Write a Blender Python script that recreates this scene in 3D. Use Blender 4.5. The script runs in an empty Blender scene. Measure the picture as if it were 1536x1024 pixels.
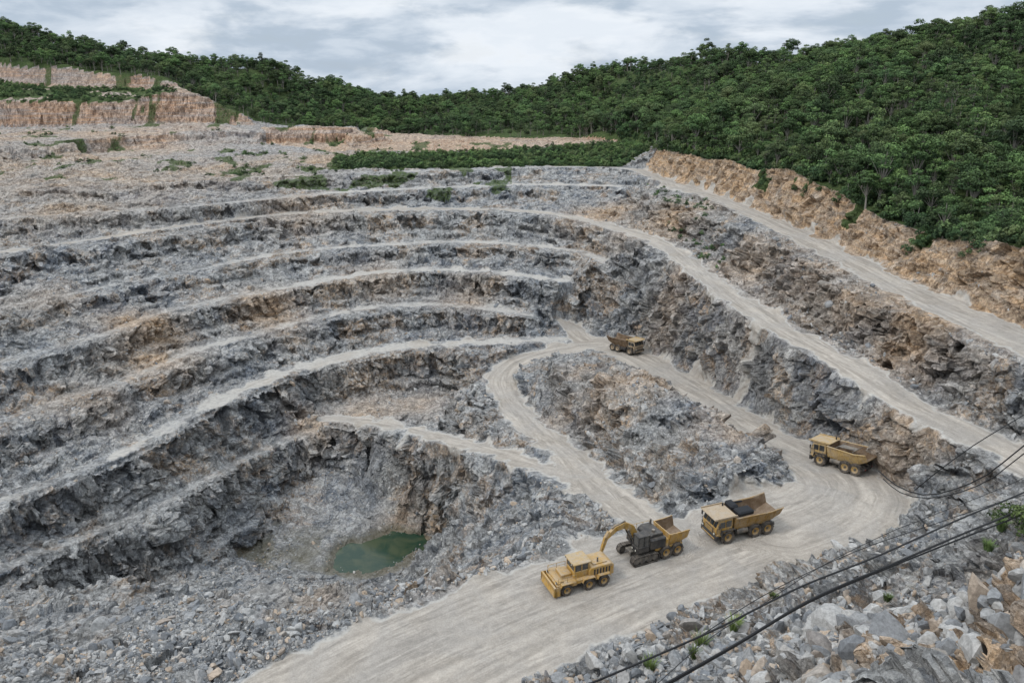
import bpy, bmesh, math, random, time
import numpy as np
from mathutils import Vector, Matrix, Euler, geometry
T0=time.time()
rng=np.random.default_rng(7); random.seed(7)
scene=bpy.context.scene
COL=scene.collection
# ---------------------------------------------------------------- camera station and survey helpers
F=1150.0; PT=math.radians(19.27); cp,sp=math.cos(PT),math.sin(PT)
cam=bpy.data.cameras.new("camera"); cam.sensor_width=36; cam.lens=36*F/1536; cam.clip_end=6000; cam.clip_start=0.3
co=bpy.data.objects.new("camera",cam); COL.objects.link(co); co.rotation_euler=(math.pi/2-PT,0,0); scene.camera=co
def ray(u,v):
    a=(u-768)/F; b=-(v-512)/F
    return (a,cp+b*sp,-sp+b*cp)
def P(u,v,z):
    d=ray(u,v); t=z/d[2]; return (d[0]*t,d[1]*t,z)
def PY(u,v,y,dz=0):
    d=ray(u,v); t=y/d[1]; return (d[0]*t,y,d[2]*t+dz)
# ---------------------------------------------------------------- numpy noise
def hsh(ix,iy,iz,seed):
    h=(ix.astype(np.int64)*374761393+iy.astype(np.int64)*668265263+iz.astype(np.int64)*1442695041+seed*974634777)&0xFFFFFFFF
    h=((h^(h>>13))*1274126177)&0xFFFFFFFF
    h=h^(h>>16)
    return (h&0xFFFFFF).astype(np.float32)/16777216.0
def vn2(x,y,seed=0):
    ix=np.floor(x);iy=np.floor(y);fx=(x-ix).astype(np.float32);fy=(y-iy).astype(np.float32)
    fx=fx*fx*(3-2*fx);fy=fy*fy*(3-2*fy);z=np.zeros_like(ix)
    a=hsh(ix,iy,z,seed);b=hsh(ix+1,iy,z,seed);c=hsh(ix,iy+1,z,seed);d=hsh(ix+1,iy+1,z,seed)
    return (a+(b-a)*fx+(c-a)*fy+(a-b-c+d)*fx*fy)*2-1
def fbm2(x,y,o=4,seed=0):
    r=0;a=0.5
    for i in range(o):
        r=r+a*vn2(x+i*17.3,y-i*9.1,seed+i);x=x*2.03;y=y*2.03;a*=0.5
    return r
def facet(x,y,z,seed):
    bx=np.floor(x-.5);by=np.floor(y-.5);bz=np.floor(z-.5)
    d1=np.full(x.shape,9e9,np.float32);d2=d1.copy();tx=np.zeros(x.shape,np.float32);ty=tx.copy();tz=tx.copy();idd=tx.copy()
    for ox in (0,1):
        for oy in (0,1):
            for oz in (0,1):
                cx=bx+ox;cy=by+oy;cz=bz+oz
                h1=hsh(cx,cy,cz,seed);h2=(h1*97.13)%1;h3=(h1*613.7)%1
                ax=(x-(cx+.5+(h1-.5)*.9)).astype(np.float32);ay=(y-(cy+.5+(h2-.5)*.9)).astype(np.float32);az=(z-(cz+.5+(h3-.5)*.9)).astype(np.float32)
                d=ax*ax+ay*ay+az*az
                m=d<d1
                d2=np.where(m,d1,np.minimum(d2,d))
                d1=np.where(m,d,d1);tx=np.where(m,ax,tx);ty=np.where(m,ay,ty);tz=np.where(m,az,tz);idd=np.where(m,h1,idd)
    r1=(idd*31.7)%1*2-1;r2=(idd*57.3)%1*2-1;r3=(idd*151.9)%1*2-1
    return tx*r1*1.3+ty*r2*1.3+tz*r3*1.3+(idd-.5)*.7, np.sqrt(d2)-np.sqrt(d1), idd
def sst(a,b,x):
    t=np.clip((x-a)/(b-a),0,1);return t*t*(3-2*t)
# ---------------------------------------------------------------- ribbons (benches and roads): u,v,z,width
RB={}
def fill(pts,z=None,w=None):
    out=[]
    for p in pts:
        p=list(p)
        if len(p)>2: z=p[2]
        if len(p)>3: w=p[3]
        out.append((p[0],p[1],z,w))
    return out
RB['J']=(0.75,fill([(0,217,-22,2.5),(100,210),(200,201),(300,197),(400,195,-22.5,3)]))
RB['G']=(0.5,fill([(0,283,-28,2.5),(150,273),(300,268),(420,264),(510,260),(640,256,-28,4),(800,251),(900,250),(955,254,-28,5)]))
RB['F']=(0.65,fill([(0,328,-31,2.5),(150,318),(300,308),(400,298,-31,4),(500,289),(640,282,-31,4.5),(800,277),(930,279,-30.5),(1000,284,-29.3),(1050,291,-28.4)]))
RB['E']=(1.0,fill([(0,378,-34.5,3),(120,362),(250,342),(400,323),(500,317,-34.5,5),(640,313),(780,316),(860,326),(940,347),(1000,370,-34.5,5.5),(1050,408,-34.7),(1110,452,-35,5.8),(1180,497),(1280,553,-35.3),(1370,608,-35.6),(1450,648,-35.8),(1536,690,-36,6.5),(1700,770,-36,7)]))
RB['D']=(0.6,fill([(0,462,-39.7,2.2),(150,432),(300,403),(420,380,-39.7,3.3),(500,372),(600,366),(700,363),(800,368),(880,380,-39.7,3),(905,392)]))
RB['C']=(0.65,fill([(0,543,-43,2.2),(150,503),(250,466),(350,445,-43,3.5),(450,426),(560,409),(640,404),(750,409),(850,422,-43,3.3)]))
RB['B']=(0.65,fill([(0,632,-47.8,2.2),(120,592),(220,556),(300,522,-47.8,3.2),(370,505),(450,481),(560,461),(640,456),(700,459),(800,472,-48.5,3)]))
RB['A']=(0.8,fill([(0,752,-52,2),(120,705),(210,665,-52,3),(280,625),(350,590,-52,4),(450,551),(600,521),(720,513),(800,510),(860,508,-52,5)]))
RB['L']=(0.3,fill([(0,855,-57.5,1.6),(60,830,-58),(200,775,-58.5),(300,722,-58.8,2),(400,672,-60),(470,645,-59.5)]))
RB['M']=(1.0,fill([(955,254,-28,5),(1000,272),(1070,295,-28.2,5.5),(1150,330,-28.5,6),(1250,378,-28.7,6.8),(1330,420,-28.9,7.2),(1420,462,-29,8),(1536,512,-29,9),(1700,580),(1900,660)]))
RB['H']=(0.9,fill([(900,745,-47,5),(840,712,-49),(760,683,-51.5,4),(680,662,-54.5),(600,640,-57),(530,630,-58.5,3.5),(490,628,-58.8,3)]))
RB['I']=(1.0,fill([(1010,812,-42.3,8),(960,775,-44,6.5),(900,728,-47,6),(850,682,-49.5),(800,640,-52),(762,600,-53.5),(748,570,-54),(775,543,-53.6),(840,524,-52.6,6.5),(900,517,-52,8)]))
RB['O']=(1.0,fill([(1170,795,-42,11),(1240,768,-42.1,12),(1272,738,-42.4,12),(1240,702,-43,10),(1150,655,-45,8),(1060,597,-47.5,8),(990,556,-50,8),(930,525,-51.5,9),(880,510,-52,8),(858,492,-52,5),(838,480,-50.8,3.5)]))
RB['R']=(1.0,fill([(350,1150,-42.5,15),(480,1080,-42.5,15),(620,1000,-42.3,14),(800,920,-42,13),(980,850),(1120,800,-42,13),(1230,765,-42,11)]))
def densify(pts,step=2.2):
    p=np.array(pts,float)
    p=np.vstack([2*p[0]-p[1],p,2*p[-1]-p[-2]])
    out=[]
    for i in range(1,len(p)-2):
        a,b,c,d=p[i-1],p[i],p[i+1],p[i+2]
        n=max(1,int(np.linalg.norm(c[:2]-b[:2])/step))
        for k in range(n):
            t=k/n
            out.append(0.5*((2*b)+(c-a)*t+(2*a-5*b+4*c-d)*t*t+(3*b-a-3*c+d)*t**3))
    out.append(p[-2]);return np.array(out)
RW={}
for k,(tp,pts) in RB.items():
    w=[P(u,v,z)+(wd,) for u,v,z,wd in pts]
    if k in 'GFEDCBALJ':
        a,b=np.array(w[0]),np.array(w[1]); d=(a-b);d/=np.linalg.norm(d[:2]);d[2]=0;d[3]=0
        w=[tuple(a+d*40)]+w
    RW[k]=(tp,densify(w))
# ---------------------------------------------------------------- TIN points
TP=[]
def add(*pts): TP.extend(pts)
def line(pts,step=3): 
    q=densify([p for p in pts],step); TP.extend([tuple(r[:3]) for r in q])
for k,(tp,c) in RW.items():
    t=np.gradient(c[:,:2],axis=0); t/=np.linalg.norm(t,axis=1)[:,None]+1e-9
    n=np.stack([-t[:,1],t[:,0]],1)
    for s in (-1,1):
        e=c[:,:2]+n*s*c[:,3:4]/2
        keep=np.ones(len(e),bool)
        for k2,(tp2,c2) in RW.items():
            if k2==k: 
                d=np.linalg.norm(e[:,None]-c2[None,:,:2],axis=2); keep&=d.min(1)>c2[d.argmin(1),3]/2*0.8
                continue
            d=np.linalg.norm(e[:,None]-c2[None,:,:2],axis=2)
            keep&=d.min(1)>c2[d.argmin(1),3]/2+0.2
        for i in np.where(keep)[0]: TP.append((e[i,0],e[i,1],c[i,2]))
    TP.extend([tuple(r[:3]) for r in c[::2]])
FLOOR=[(495,690,-64),(440,725,-66),(395,765,-68),(370,820,-69),(300,860,-66.5)]
add(*[P(*q) for q in FLOOR+[(150,880,-64),(0,915,-60),(560,690,-63.5),(600,692,-62.5),(650,715,-61),(690,750,-58.5),(700,790,-57.5),(690,812,-60),(640,750,-65),(600,745,-66.5),(540,730,-66.5),(450,790,-69.3),(430,850,-69.5),(720,830,-52),
 (480,858,-69.5),(485,825,-69.5),(530,800,-69.5),(590,787,-69.4),(645,785,-69.1),(672,800,-68.6),(665,826,-69.2),(610,858,-69.5),(530,870,-69.5),
 (520,836,-70.7),(570,826,-70.9),(630,812,-70.7),(560,846,-70.7),(605,833,-70.8),(648,808,-70.4),
 (760,740,-53.5),(800,760,-49.5),(740,790,-53),(600,585,-58),(540,597,-58.3),(480,612,-58.5),(680,578,-57.5),(600,610,-58),(650,625,-57.7),(560,618,-58.3),
 (960,610,-43.2),(1050,660,-41.2),(815,585,-47.6),(850,628,-44.7),(880,640,-43.6),(900,650,-42.8),(930,672,-41.7),(960,700,-40.9),(1000,722,-40.4),(1040,733,-40.3),(1100,715,-40.2),(1135,703,-40.4),(900,590,-44.5)]])
line([P(*q) for q in [(0,935,-46),(120,915,-45.5),(250,905,-45),(400,895,-44.8),(520,890,-44.5),(640,878,-43.9),(720,855,-43.5),(790,822,-43.3),(850,788,-43.6)]])
for a,zz in ((912,-55.2),(900,-60),(884,-65)): add(*[P(u,a,zz) for u in (330,400,470,540,600)])
add(P(650,885,-54),P(645,868,-62))
line([P(*q) for q in [(850,541,-47.5),(900,547,-45),(960,565,-43),(1040,605,-41.7),(1100,640,-41),(1140,668,-40.8),(1160,698,-41.2)]])
add(*[P(*q) for q in [(1536,1024,-23),(1536,900,-27),(1536,800,-31),(1400,1024,-27.5),(1400,900,-33),(1300,850,-37.5),(1250,960,-35),(1150,1024,-35.5),(1050,980,-39),(1400,780,-37.5),(1480,757,-35),(1750,1000,-20),(1750,850,-26),(1420,700,-37.5),
 (0,1010,-42.5),(200,1000,-42.8),(400,950,-42.8),(100,960,-44.5),(300,930,-44.2),(500,920,-43.2),(620,892,-43),(-250,1000,-42),(-250,930,-46),(-250,850,-55)]])
add((0,-4,-3),(0,8,-13),(0,20,-28),(0,33,-38),(-25,0,-15),(-40,20,-34),(-60,35,-42),(25,5,-8),(30,20,-18),(60,10,-12),(60,35,-22),(95,45,-24),(-100,40,-40),(-120,0,-30),(120,0,-5),(0,-60,10),(-100,-60,10),(100,-60,12),(-20,30,-38),(15,28,-30))
mc=RW['M'][1]
CT=[]
_ctz=[(985,226),(1060,233),(1120,240),(1180,250),(1240,285),(1300,318),(1360,338),(1440,355),(1536,372),(1700,420),(1900,480)]
for u,v in _ctz:
    d=np.array(ray(u,v));best=None
    for y in np.arange(70,245,1.0):
        p=d*(y/d[1]);dd=np.hypot(mc[:,0]-p[0],mc[:,1]-p[1]);i=dd.argmin()
        if p[1]>np.interp(p[0]/p[1],mc[:,0]/mc[:,1],mc[:,1]):
            if dd[i]>=mc[i,3]/2+4.2: best=tuple(p);break
    if best is None: best=P(u,v,-21.5)
    CT.append(best)
line(CT,3.5)
PB=[P(*q) for q in [(960,216,-25.5),(860,208,-26),(700,204,-26),(560,200,-26)]]
add(*PB)
add(*[P(*q) for q in [(520,230,-26.3),(640,228,-26),(800,226,-26),(930,226,-26),(700,214,-26),(600,212,-26),(830,214,-26)]])
line([P(*q) for q in [(-200,258,-26.8),(0,240,-26.8),(200,224,-26.6),(300,219,-26.3),(400,214,-26),(480,214,-26),(545,212,-26)]],5)
line([P(*q) for q in [(-200,275,-27),(0,258,-27),(200,246,-27),(400,236,-26.5)]],5)
line([PY(*q) for q in [(410,190,318),(480,189,320),(535,192,318)]],5)
K1=[PY(*q) for q in [(-200,192,335),(0,190,340),(100,189,340),(200,186,340),(300,185,342),(380,188,346)]]
K2=[PY(*q) for q in [(-200,148,343),(0,150,346),(100,151,346),(190,153,346),(210,147,347),(260,138,348),(320,150,350),(378,178,350)]]
K3=[PY(*q) for q in [(-200,118,388),(0,127,390),(100,130,385),(200,134,375),(268,131,362)]]
K4=[PY(*q) for q in [(-200,80,394),(0,86,395),(100,97,390),(200,110,380),(265,121,367)]]
for k in (K1,K2,K3,K4): line(k,4)
LR=[PY(*q,-7) for q in [(-400,-20,440),(-200,0,430),(0,25,430),(100,48,430),(200,65,430),(300,75,430),(400,85,440),(470,110,460),(550,130,500),(600,150,560)]]
RR=[PY(*q,-9) for q in [(630,146,620),(700,133,570),(800,115,520),(900,90,470),(1000,74,420),(1100,65,380),(1200,57,350),(1300,46,320),(1400,22,290),(1500,-2,260),(1700,-30,240),(1900,-50,230),(2300,-50,220)]]
line(LR,20);line(RR,20)
add(*[(x,y+90,z-10) for x,y,z in LR+RR])
add(*[PY(*q,-7) for q in [(450,150,400),(520,165,410),(350,130,400),(720,170,450),(850,150,420),(950,150,370),(1080,150,310)]])
add(*[PY(*q) for q in [(450,188,352),(540,195,352),(384,183,351)]])
for a in range(0,360,12): add((1600*math.cos(math.radians(a)),1600*math.sin(math.radians(a)),-75.0))
for a in range(0,360,20): add((950*math.cos(math.radians(a)),950*math.sin(math.radians(a)),-12.0 if 200<a<340 else -48.0))
add((-300,250,-20),(-350,100,-20),(-320,0,-10),(330,60,20),(300,150,22),(350,-60,20))
tp=np.array(TP,float)
key=np.round(tp[:,:2]/0.5).astype(int); _,ui=np.unique(key,axis=0,return_index=True); tp=tp[ui]
res=geometry.delaunay_2d_cdt([Vector((a,b)) for a,b,_ in tp],[],[],0,1e-4)
dv=res[0];tris=res[2];orig=res[3]
vz=np.array([tp[o[0],2] if o else 0 for o in orig]); vxy=np.array([(v.x,v.y) for v in dv])
class Ras:
    def __init__(s,x0,x1,y0,y1,st):
        s.x0,s.y0,s.st=x0,y0,st;s.nx=int((x1-x0)/st)+1;s.ny=int((y1-y0)/st)+1
        s.X,s.Y=np.meshgrid(x0+np.arange(s.nx)*st,y0+np.arange(s.ny)*st)
        s.x1,s.y1=x0+(s.nx-1)*st,y0+(s.ny-1)*st
    def tin(s):
        Z=np.full((s.ny,s.nx),-20.0)
        for t in tris:
            a,b,c=t[0],t[1],t[2];pa,pb,pc=vxy[a],vxy[b],vxy[c]
            i0=max(0,int((min(pa[0],pb[0],pc[0])-s.x0)/s.st));i1=min(s.nx-1,int((max(pa[0],pb[0],pc[0])-s.x0)/s.st)+1)
            j0=max(0,int((min(pa[1],pb[1],pc[1])-s.y0)/s.st));j1=min(s.ny-1,int((max(pa[1],pb[1],pc[1])-s.y0)/s.st)+1)
            if i1<=i0 or j1<=j0: continue
            X=s.X[j0:j1+1,i0:i1+1];Y=s.Y[j0:j1+1,i0:i1+1]
            den=(pb[1]-pc[1])*(pa[0]-pc[0])+(pc[0]-pb[0])*(pa[1]-pc[1])
            if abs(den)<1e-9: continue
            l1=((pb[1]-pc[1])*(X-pc[0])+(pc[0]-pb[0])*(Y-pc[1]))/den
            l2=((pc[1]-pa[1])*(X-pc[0])+(pa[0]-pc[0])*(Y-pc[1]))/den
            l3=1-l1-l2;m=(l1>=-1e-6)&(l2>=-1e-6)&(l3>=-1e-6)
            zz=l1*vz[a]+l2*vz[b]+l3*vz[c]
            sub=Z[j0:j1+1,i0:i1+1];sub[m]=zz[m]
        return Z
    def samp(s,A,X,Y):
        fx=np.clip((X-s.x0)/s.st,0,s.nx-1.001);fy=np.clip((Y-s.y0)/s.st,0,s.ny-1.001)
        i=fx.astype(np.int32);j=fy.astype(np.int32);fx=fx-i;fy=fy-j
        return (A[j,i]*(1-fx)*(1-fy)+A[j,i+1]*fx*(1-fy)+A[j+1,i]*(1-fx)*fy+A[j+1,i+1]*fx*fy)
RC=Ras(-1500,1500,-400,1500,4.0); ZC=RC.tin()
RI=Ras(-225,215,-12,410,0.4); ZI=RI.tin()
def inpoly(X,Y,poly):
    m=np.zeros(X.shape,bool);n=len(poly)
    for i in range(n):
        x1,y1=poly[i][0],poly[i][1];x2,y2=poly[(i+1)%n][0],poly[(i+1)%n][1]
        if y1==y2: continue
        c=((y1>Y)!=(y2>Y))&(X<(x2-x1)*(Y-y1)/(y2-y1)+x1);m^=c
    return m
QUARRY=list(reversed(CT))+PB+[PY(540,196,350),PY(450,189,350),PY(384,184,351),PY(330,156,350)]+[K4[4],K4[3],K4[2],K4[1],K4[0],(-420,395),(-420,-300),(400,-300),(400,-20),(140,55)]
CUT=list(CT)+[tuple(q[:3]) for q in mc[::-1][::4]]
def fullnoise(X,Y): return 6*fbm2(X/60,Y/60,3,5)+1.8*fbm2(X/14,Y/14,2,8)
Xi,Yi=RI.X,RI.Y
wob=fbm2(Xi/3.0,Yi/3.0,4,3)
Wn=np.zeros_like(ZI);Wz=np.zeros_like(ZI);WM=np.zeros_like(ZI);AC=np.zeros_like(ZI);AL=np.zeros_like(ZI);NEAR=np.full(ZI.shape,99.0)
for k,(tpf,c) in RW.items():
    D=np.full(ZI.shape,99.0);ZR=np.zeros_like(ZI);HW=np.zeros_like(ZI);A1=np.zeros_like(ZI);A2=np.zeros_like(ZI);s0=0
    for i in range(len(c)-1):
        a,b=c[i],c[i+1];ab=b[:2]-a[:2];L=np.linalg.norm(ab)
        if L<1e-6: continue
        m=max(a[3],b[3])/2+6
        i0=int((min(a[0],b[0])-m-RI.x0)/RI.st);i1=int((max(a[0],b[0])+m-RI.x0)/RI.st)+1
        j0=int((min(a[1],b[1])-m-RI.y0)/RI.st);j1=int((max(a[1],b[1])+m-RI.y0)/RI.st)+1
        i0=max(i0,0);j0=max(j0,0);i1=min(i1,RI.nx);j1=min(j1,RI.ny)
        if i1<=i0 or j1<=j0: s0+=L;continue
        X=Xi[j0:j1,i0:i1]-a[0];Y=Yi[j0:j1,i0:i1]-a[1]
        t=np.clip((X*ab[0]+Y*ab[1])/L**2,0,1);dx=X-t*ab[0];dy=Y-t*ab[1];d=np.hypot(dx,dy)
        sg=np.sign(ab[0]*Y-ab[1]*X)
        sl=(slice(j0,j1),slice(i0,i1));mm=d<D[sl]
        for arr,val in ((D,d),(ZR,a[2]+t*(b[2]-a[2])),(HW,(a[3]+t*(b[3]-a[3]))/2),(A1,d*sg),(A2,s0+t*L)):
            arr[sl]=np.where(mm,val,arr[sl])
        s0+=L
    bench=tpf<.85
    w=sst(0,1,(HW+(0.4 if bench else .8)-D+wob*(1.2 if bench else .5))/(1.2 if bench else 1.2))
    Wn+=w*w;Wz+=w*w*ZR
    wv=sst(0,1,(HW+0.1+wob*(3.0 if bench else 2.4)-D)/1.0)*tpf
    if bench: wv=wv*(.6+.4*sst(-75,-25,Xi))*(.95+.6*fbm2(Xi/9,Yi/9,3,17))
    up=wv>WM
    AC=np.where(up,A1,AC);AL=np.where(up,A2,AL);WM=np.maximum(WM,wv)
    NEAR=np.minimum(NEAR,D-HW)
WM=np.clip(WM,0,1)
Wc=np.clip(Wn,0,1)
forestI=~inpoly(Xi,Yi,QUARRY)
fm=forestI.astype(float)
for _ in range(3):
    fm=(fm+np.roll(fm,2,0)+np.roll(fm,-2,0)+np.roll(fm,2,1)+np.roll(fm,-2,1))/5
Z=ZI.copy()
lown=fbm2(Xi/22,Yi/22,3,21)
rock=sst(0.1,1.3,NEAR)*(1-fm)
FLP=[P(*q) for q in [(500,700,-65),(560,706,-65),(590,720,-65),(612,760,-67),(645,795,-69),(655,835,-69.4),(600,862,-69.5),(530,876,-69.6),(440,866,-69.5),(392,830,-69),(415,775,-68),(455,738,-66.5)]]
FL2=[P(*q) for q in [(480,612,-58.5),(560,600,-58),(680,592,-57.5),(660,628,-57.7),(560,622,-58.3)]]
fl=(inpoly(Xi,Yi,FLP)|inpoly(Xi,Yi,FL2)).astype(float)
for _ in range(3): fl=(fl+np.roll(fl,2,0)+np.roll(fl,-2,0)+np.roll(fl,2,1)+np.roll(fl,-2,1))/5
nearside=sst(-48,-40,Xi)*sst(101,95,Yi)*(Z<-43.2)*sst(8,0,Xi)
lev=np.array([-71.5,-66.5,-58.5,-52,-47.8,-43,-39.7,-34.5,-31,-28,-26.8,-22])
nz_=.20*fbm2(Xi/8,Yi/8,4,71)+.15*fbm2(Xi/2.4,Yi/2.4,3,72)
k=np.clip(np.searchsorted(lev,Z)-1,0,len(lev)-2);lo=lev[k];hi=lev[k+1];t=(Z-lo)/(hi-lo)
ok=(Z>lev[0])&(Z<lev[-1])
t2_=np.clip(t+nz_*np.sin(np.pi*np.clip(t,0,1)),0,1)
zt=lo+(hi-lo)*(.30*sst(0,.5,t2_)+.70*sst(.46,.78,t2_))
reg=rock*ok*(sst(22,6,Xi)*sst(50,75,Yi)*(1-fl))*(1-.9*nearside)
Z+=(zt-Z)*.97*reg
er=sst(22,40,Xi)*rock*(Z>-35.2)*(Z<-28.7)
t=(Z+35.2)/6.5;zt=-35.2+6.5*(.25*sst(0,.5,t+nz_)+.75*sst(.4,.72,t+nz_));Z+=(zt-Z)*.9*er
Z+=rock*(1-fl)*lown*.8*(1-.8*nearside)
tn=1.6*fbm2(Xi/13,Yi/13,3,31)+0.05*Xi+1.2*fbm2(Xi/3.5,Yi/3.5,2,33)
t=(Z+tn)/1.7;kf=np.floor(t);fr=t-kf
zt=(kf+sst(.35,.8,fr))*1.7-tn
Z+=(zt-Z)*0.6*rock*(1-fl)*(1-.7*nearside)
Z+=fl*(.75*fbm2(Xi/3.2,Yi/3.2,4,205))
Z+=fullnoise(Xi,Yi)*fm
Z=np.where(Wn>1e-4,Z*(1-Wc)+Wc*Wz/np.maximum(Wn,1e-6),Z)
berm=np.exp(-((NEAR-0.6)/0.5)**2)*(0.2+0.6*wob)
Z+=np.where(NEAR<4,berm,0)*0.9
forestC=~inpoly(RC.X,RC.Y,QUARRY)
ZC=ZC+fullnoise(RC.X,RC.Y)*forestC
def inner(X,Y): return (X>RI.x0+1)&(X<RI.x1-1)&(Y>RI.y0+1)&(Y<RI.y1-1)
def Hh(X,Y):
    X=np.asarray(X,float);Y=np.asarray(Y,float)
    return np.where(inner(X,Y),RI.samp(Z,X,Y),RC.samp(ZC,X,Y))
def ground_at(u,v):
    d=np.array(ray(u,v));t=np.arange(15,700,0.1);p=t[:,None]*d
    h=Hh(p[:,0],p[:,1]);i=np.argmax(p[:,2]<h);return Vector((p[i,0],p[i,1],h[i]))
print("raster",time.time()-T0)
# ---------------------------------------------------------------- colour fields
STRIP=[P(*q) for q in [(498,252,-27.5),(505,233,-26.3),(640,229,-26),(800,223,-26),(935,214,-26),(1000,222,-26),(985,240,-27),(945,248,-27.5),(800,247,-27.6),(640,252,-27.6)]]
STRIP2=[K2[0],K2[1],K2[2],K2[3],K2[5],K3[4],K3[3],K3[2],K3[1],K3[0]]
PLAT=[P(*q) for q in [(515,226,-26),(640,226,-26),(840,219,-26),(960,216,-26),(860,208,-26),(700,203,-26),(560,200,-26)]]+[PY(540,190,335),PY(390,188,340),P(400,214,-26)]
UPL=[(-420,330),K1[0],K1[1],K1[2],K1[3],K1[4],K1[5],K2[7],K2[6],K4[4],K4[3],K4[2],K4[1],K4[0],(-420,400)]
BL=[(215,515,-47,7,1),(560,612,-58,8,.8),(620,605,-58,7,.8),(470,660,-62,4,1),(1440,510,-32,6,1),(1500,560,-33,5,.9),(970,590,-45,6,.8),(920,600,-46,6,.8),(850,600,-48,5,.6),(1100,660,-43,5,.6),(700,862,-43.3,3,.9),(640,872,-43.5,3,.8),(470,895,-44.3,2.5,.9),(1350,670,-39,4,.6),(1400,660,-37.5,4,.6),(600,790,-69.4,3.2,.8),(1240,560,-40,6,.4),(900,310,-32,10,.9),(1000,330,-32,12,.9),(450,330,-36,10,.8),(400,455,-44,8,.8),(560,430,-46,7,.6),(240,560,-50,7,.8),(100,330,-33,14,.6),(880,580,-50,5,.6),(1500,900,-29,6,.7),(1480,1000,-26,7,.9),(1400,960,-30,5,.6),(1200,430,-32,10,.7),(1120,400,-33,10,.7),(1330,460,-31,9,.8),(1390,500,-31,8,.8),(150,250,-25,40,.6),(330,240,-25,32,.65),(0,240,-25,40,.6),(1450,1010,-27,6,.7),(340,880,-45,4,.3),(150,225,-24,20,.75),(480,240,-27,24,.75),(200,200,-22,40,.9),(0,205,-22,40,.9),(1020,470,-43,7,.5),(700,440,-46,8,.4),(130,620,-50,6,.5),(60,470,-42,7,.5)]
def masks(X,Y,Zv):
    inq=inpoly(X,Y,QUARRY)
    veg=(~inq).astype(np.float32)
    veg=np.maximum(veg,inpoly(X,Y,STRIP)*0.9);
    n=fbm2(X/9,Y/9,3,77)
    veg=np.maximum(veg,inpoly(X,Y,STRIP2)*sst(-.45,-.1,n))
    och=np.zeros(X.shape,np.float32)
    cut=inpoly(X,Y,CUT);och=np.maximum(och,cut*(1.0+.2*n))
    nr=np.where(inner(X,Y),RI.samp(NEAR,X,Y),50)
    veg=np.maximum(veg,cut*(nr>1.8)*sst(.25,.38,fbm2(X/5,Y/5,3,88))*.85)
    och=np.maximum(och,inpoly(X,Y,PLAT)*1.0)
    och=np.maximum(och,inpoly(X,Y,UPL)*(0.85+.4*n))
    for u,v,z,r,s in BL:
        c=P(u,v,z);d=((X-c[0])**2+(Y-c[1])**2)/(r*r)
        och=np.maximum(och,s*np.exp(-d)*(1+.8*n))
    up=(Y>215)&inq&(X<0)
    veg=np.maximum(veg,up*sst(.12,.30,fbm2(X/7,Y/12,3,99))*.6)
    return veg,np.clip(och,0,1),cut
# ---------------------------------------------------------------- terrain mesh
NC,NR=1300,1700
th=np.radians(np.linspace(-44,44,NC)); rs=np.exp(np.linspace(math.log(6),math.log(1480),2600))
TH,RS=np.meshgrid(th,rs)
hz=Hh(RS*np.sin(TH),RS*np.cos(TH))
dr=np.diff(rs)[:,None];dz=np.diff(hz,axis=0);rm=(rs[:-1]*.5+rs[1:]*.5)[:,None]
g=np.where((rm>36)&(rm<265),1.0,np.where((rm>=265)&(rm<400),.5,.28))
wt=np.sqrt(dr**2+(1.6*dz)**2)/rm*g
ker=np.exp(-np.linspace(-2,2,13)**2);ker/=ker.sum()
wp=np.pad(wt,((0,0),(6,6)),mode='edge');wt=sum(ker[i]*wp[:,i:i+NC] for i in range(13))
cum=np.vstack([np.zeros((1,NC)),np.cumsum(wt,0)]);cum/=cum[-1]
q=np.linspace(0,1,NR);Rg=np.empty((NR,NC))
for c in range(NC): Rg[:,c]=np.interp(q,cum[:,c],rs)
X=(Rg*np.sin(th)[None]);Y=(Rg*np.cos(th)[None]);Zt=Hh(X,Y)
inn=inner(X,Y)
roadm=np.where(inn,RI.samp(WM,X,Y),0);flat=np.where(inn,RI.samp(Wc,X,Y),0);near=np.where(inn,RI.samp(NEAR,X,Y),50);flo=np.where(inn,RI.samp(fl,X,Y),0)
nsd=np.where(inn,RI.samp(nearside,X,Y),0)
ac=RI.samp(AC,X,Y);al=RI.samp(AL,X,Y)
veg,och,cutm=masks(X,Y,Zt)
PTS=np.stack([X,Y,Zt],-1)
def normals(p):
    a=np.gradient(p,axis=0);b=np.gradient(p,axis=1)
    n=np.cross(b,a);n/=np.linalg.norm(n,axis=-1,keepdims=True)+1e-9
    n*=np.sign(n[...,2:3]+1e-9);return n
nrm=normals(PTS)
steep=1-nrm[...,2]
benchf=flat*np.where(roadm>.85,.96,.9)
rockm=(1-benchf)*(1-(veg>.95))*sst(-.5,1.0,near)*(1-.78*flo)
amp=rockm*(0.34+0.80*sst(.07,.42,steep))*(1-.42*cutm)*(1-.3*nsd)*np.where(Rg>290,.6,1)
sel=(amp>0.02)&(Rg<420)
x,y,z=X[sel],Y[sel],Zt[sel]
wx=fbm2(x/4,z/4+y/7,2,41)*1.3;wz=fbm2(y/4,x/4,2,43)*1.3
x1=x+.5*z+wx;y1=y+wz;z1=z-.35*x
f0,c0,i0_=facet(x1/9.0,y1/9.0,z1/14.0,11)
f1,c1,i1=facet(x1/3.4,y1/4.2,z1/6.5,1)
f2,c2,i2=facet(x1/1.5+5,y1/1.8,z1/2.8,2)
f3,c3,i3=facet(x/0.72,y/0.72,z/1.0,3)
disp=np.zeros(X.shape,np.float32);crk=np.ones(X.shape,np.float32);blk=np.full(X.shape,.5,np.float32)
d=.85*f0+1.32*f1+.70*f2+.34*f3-.14*np.exp(-c1*8)-.07*np.exp(-c2*9)
disp[sel]=d*amp[sel];blk[sel]=.35*i1+.35*i2+.3*i3
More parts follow.
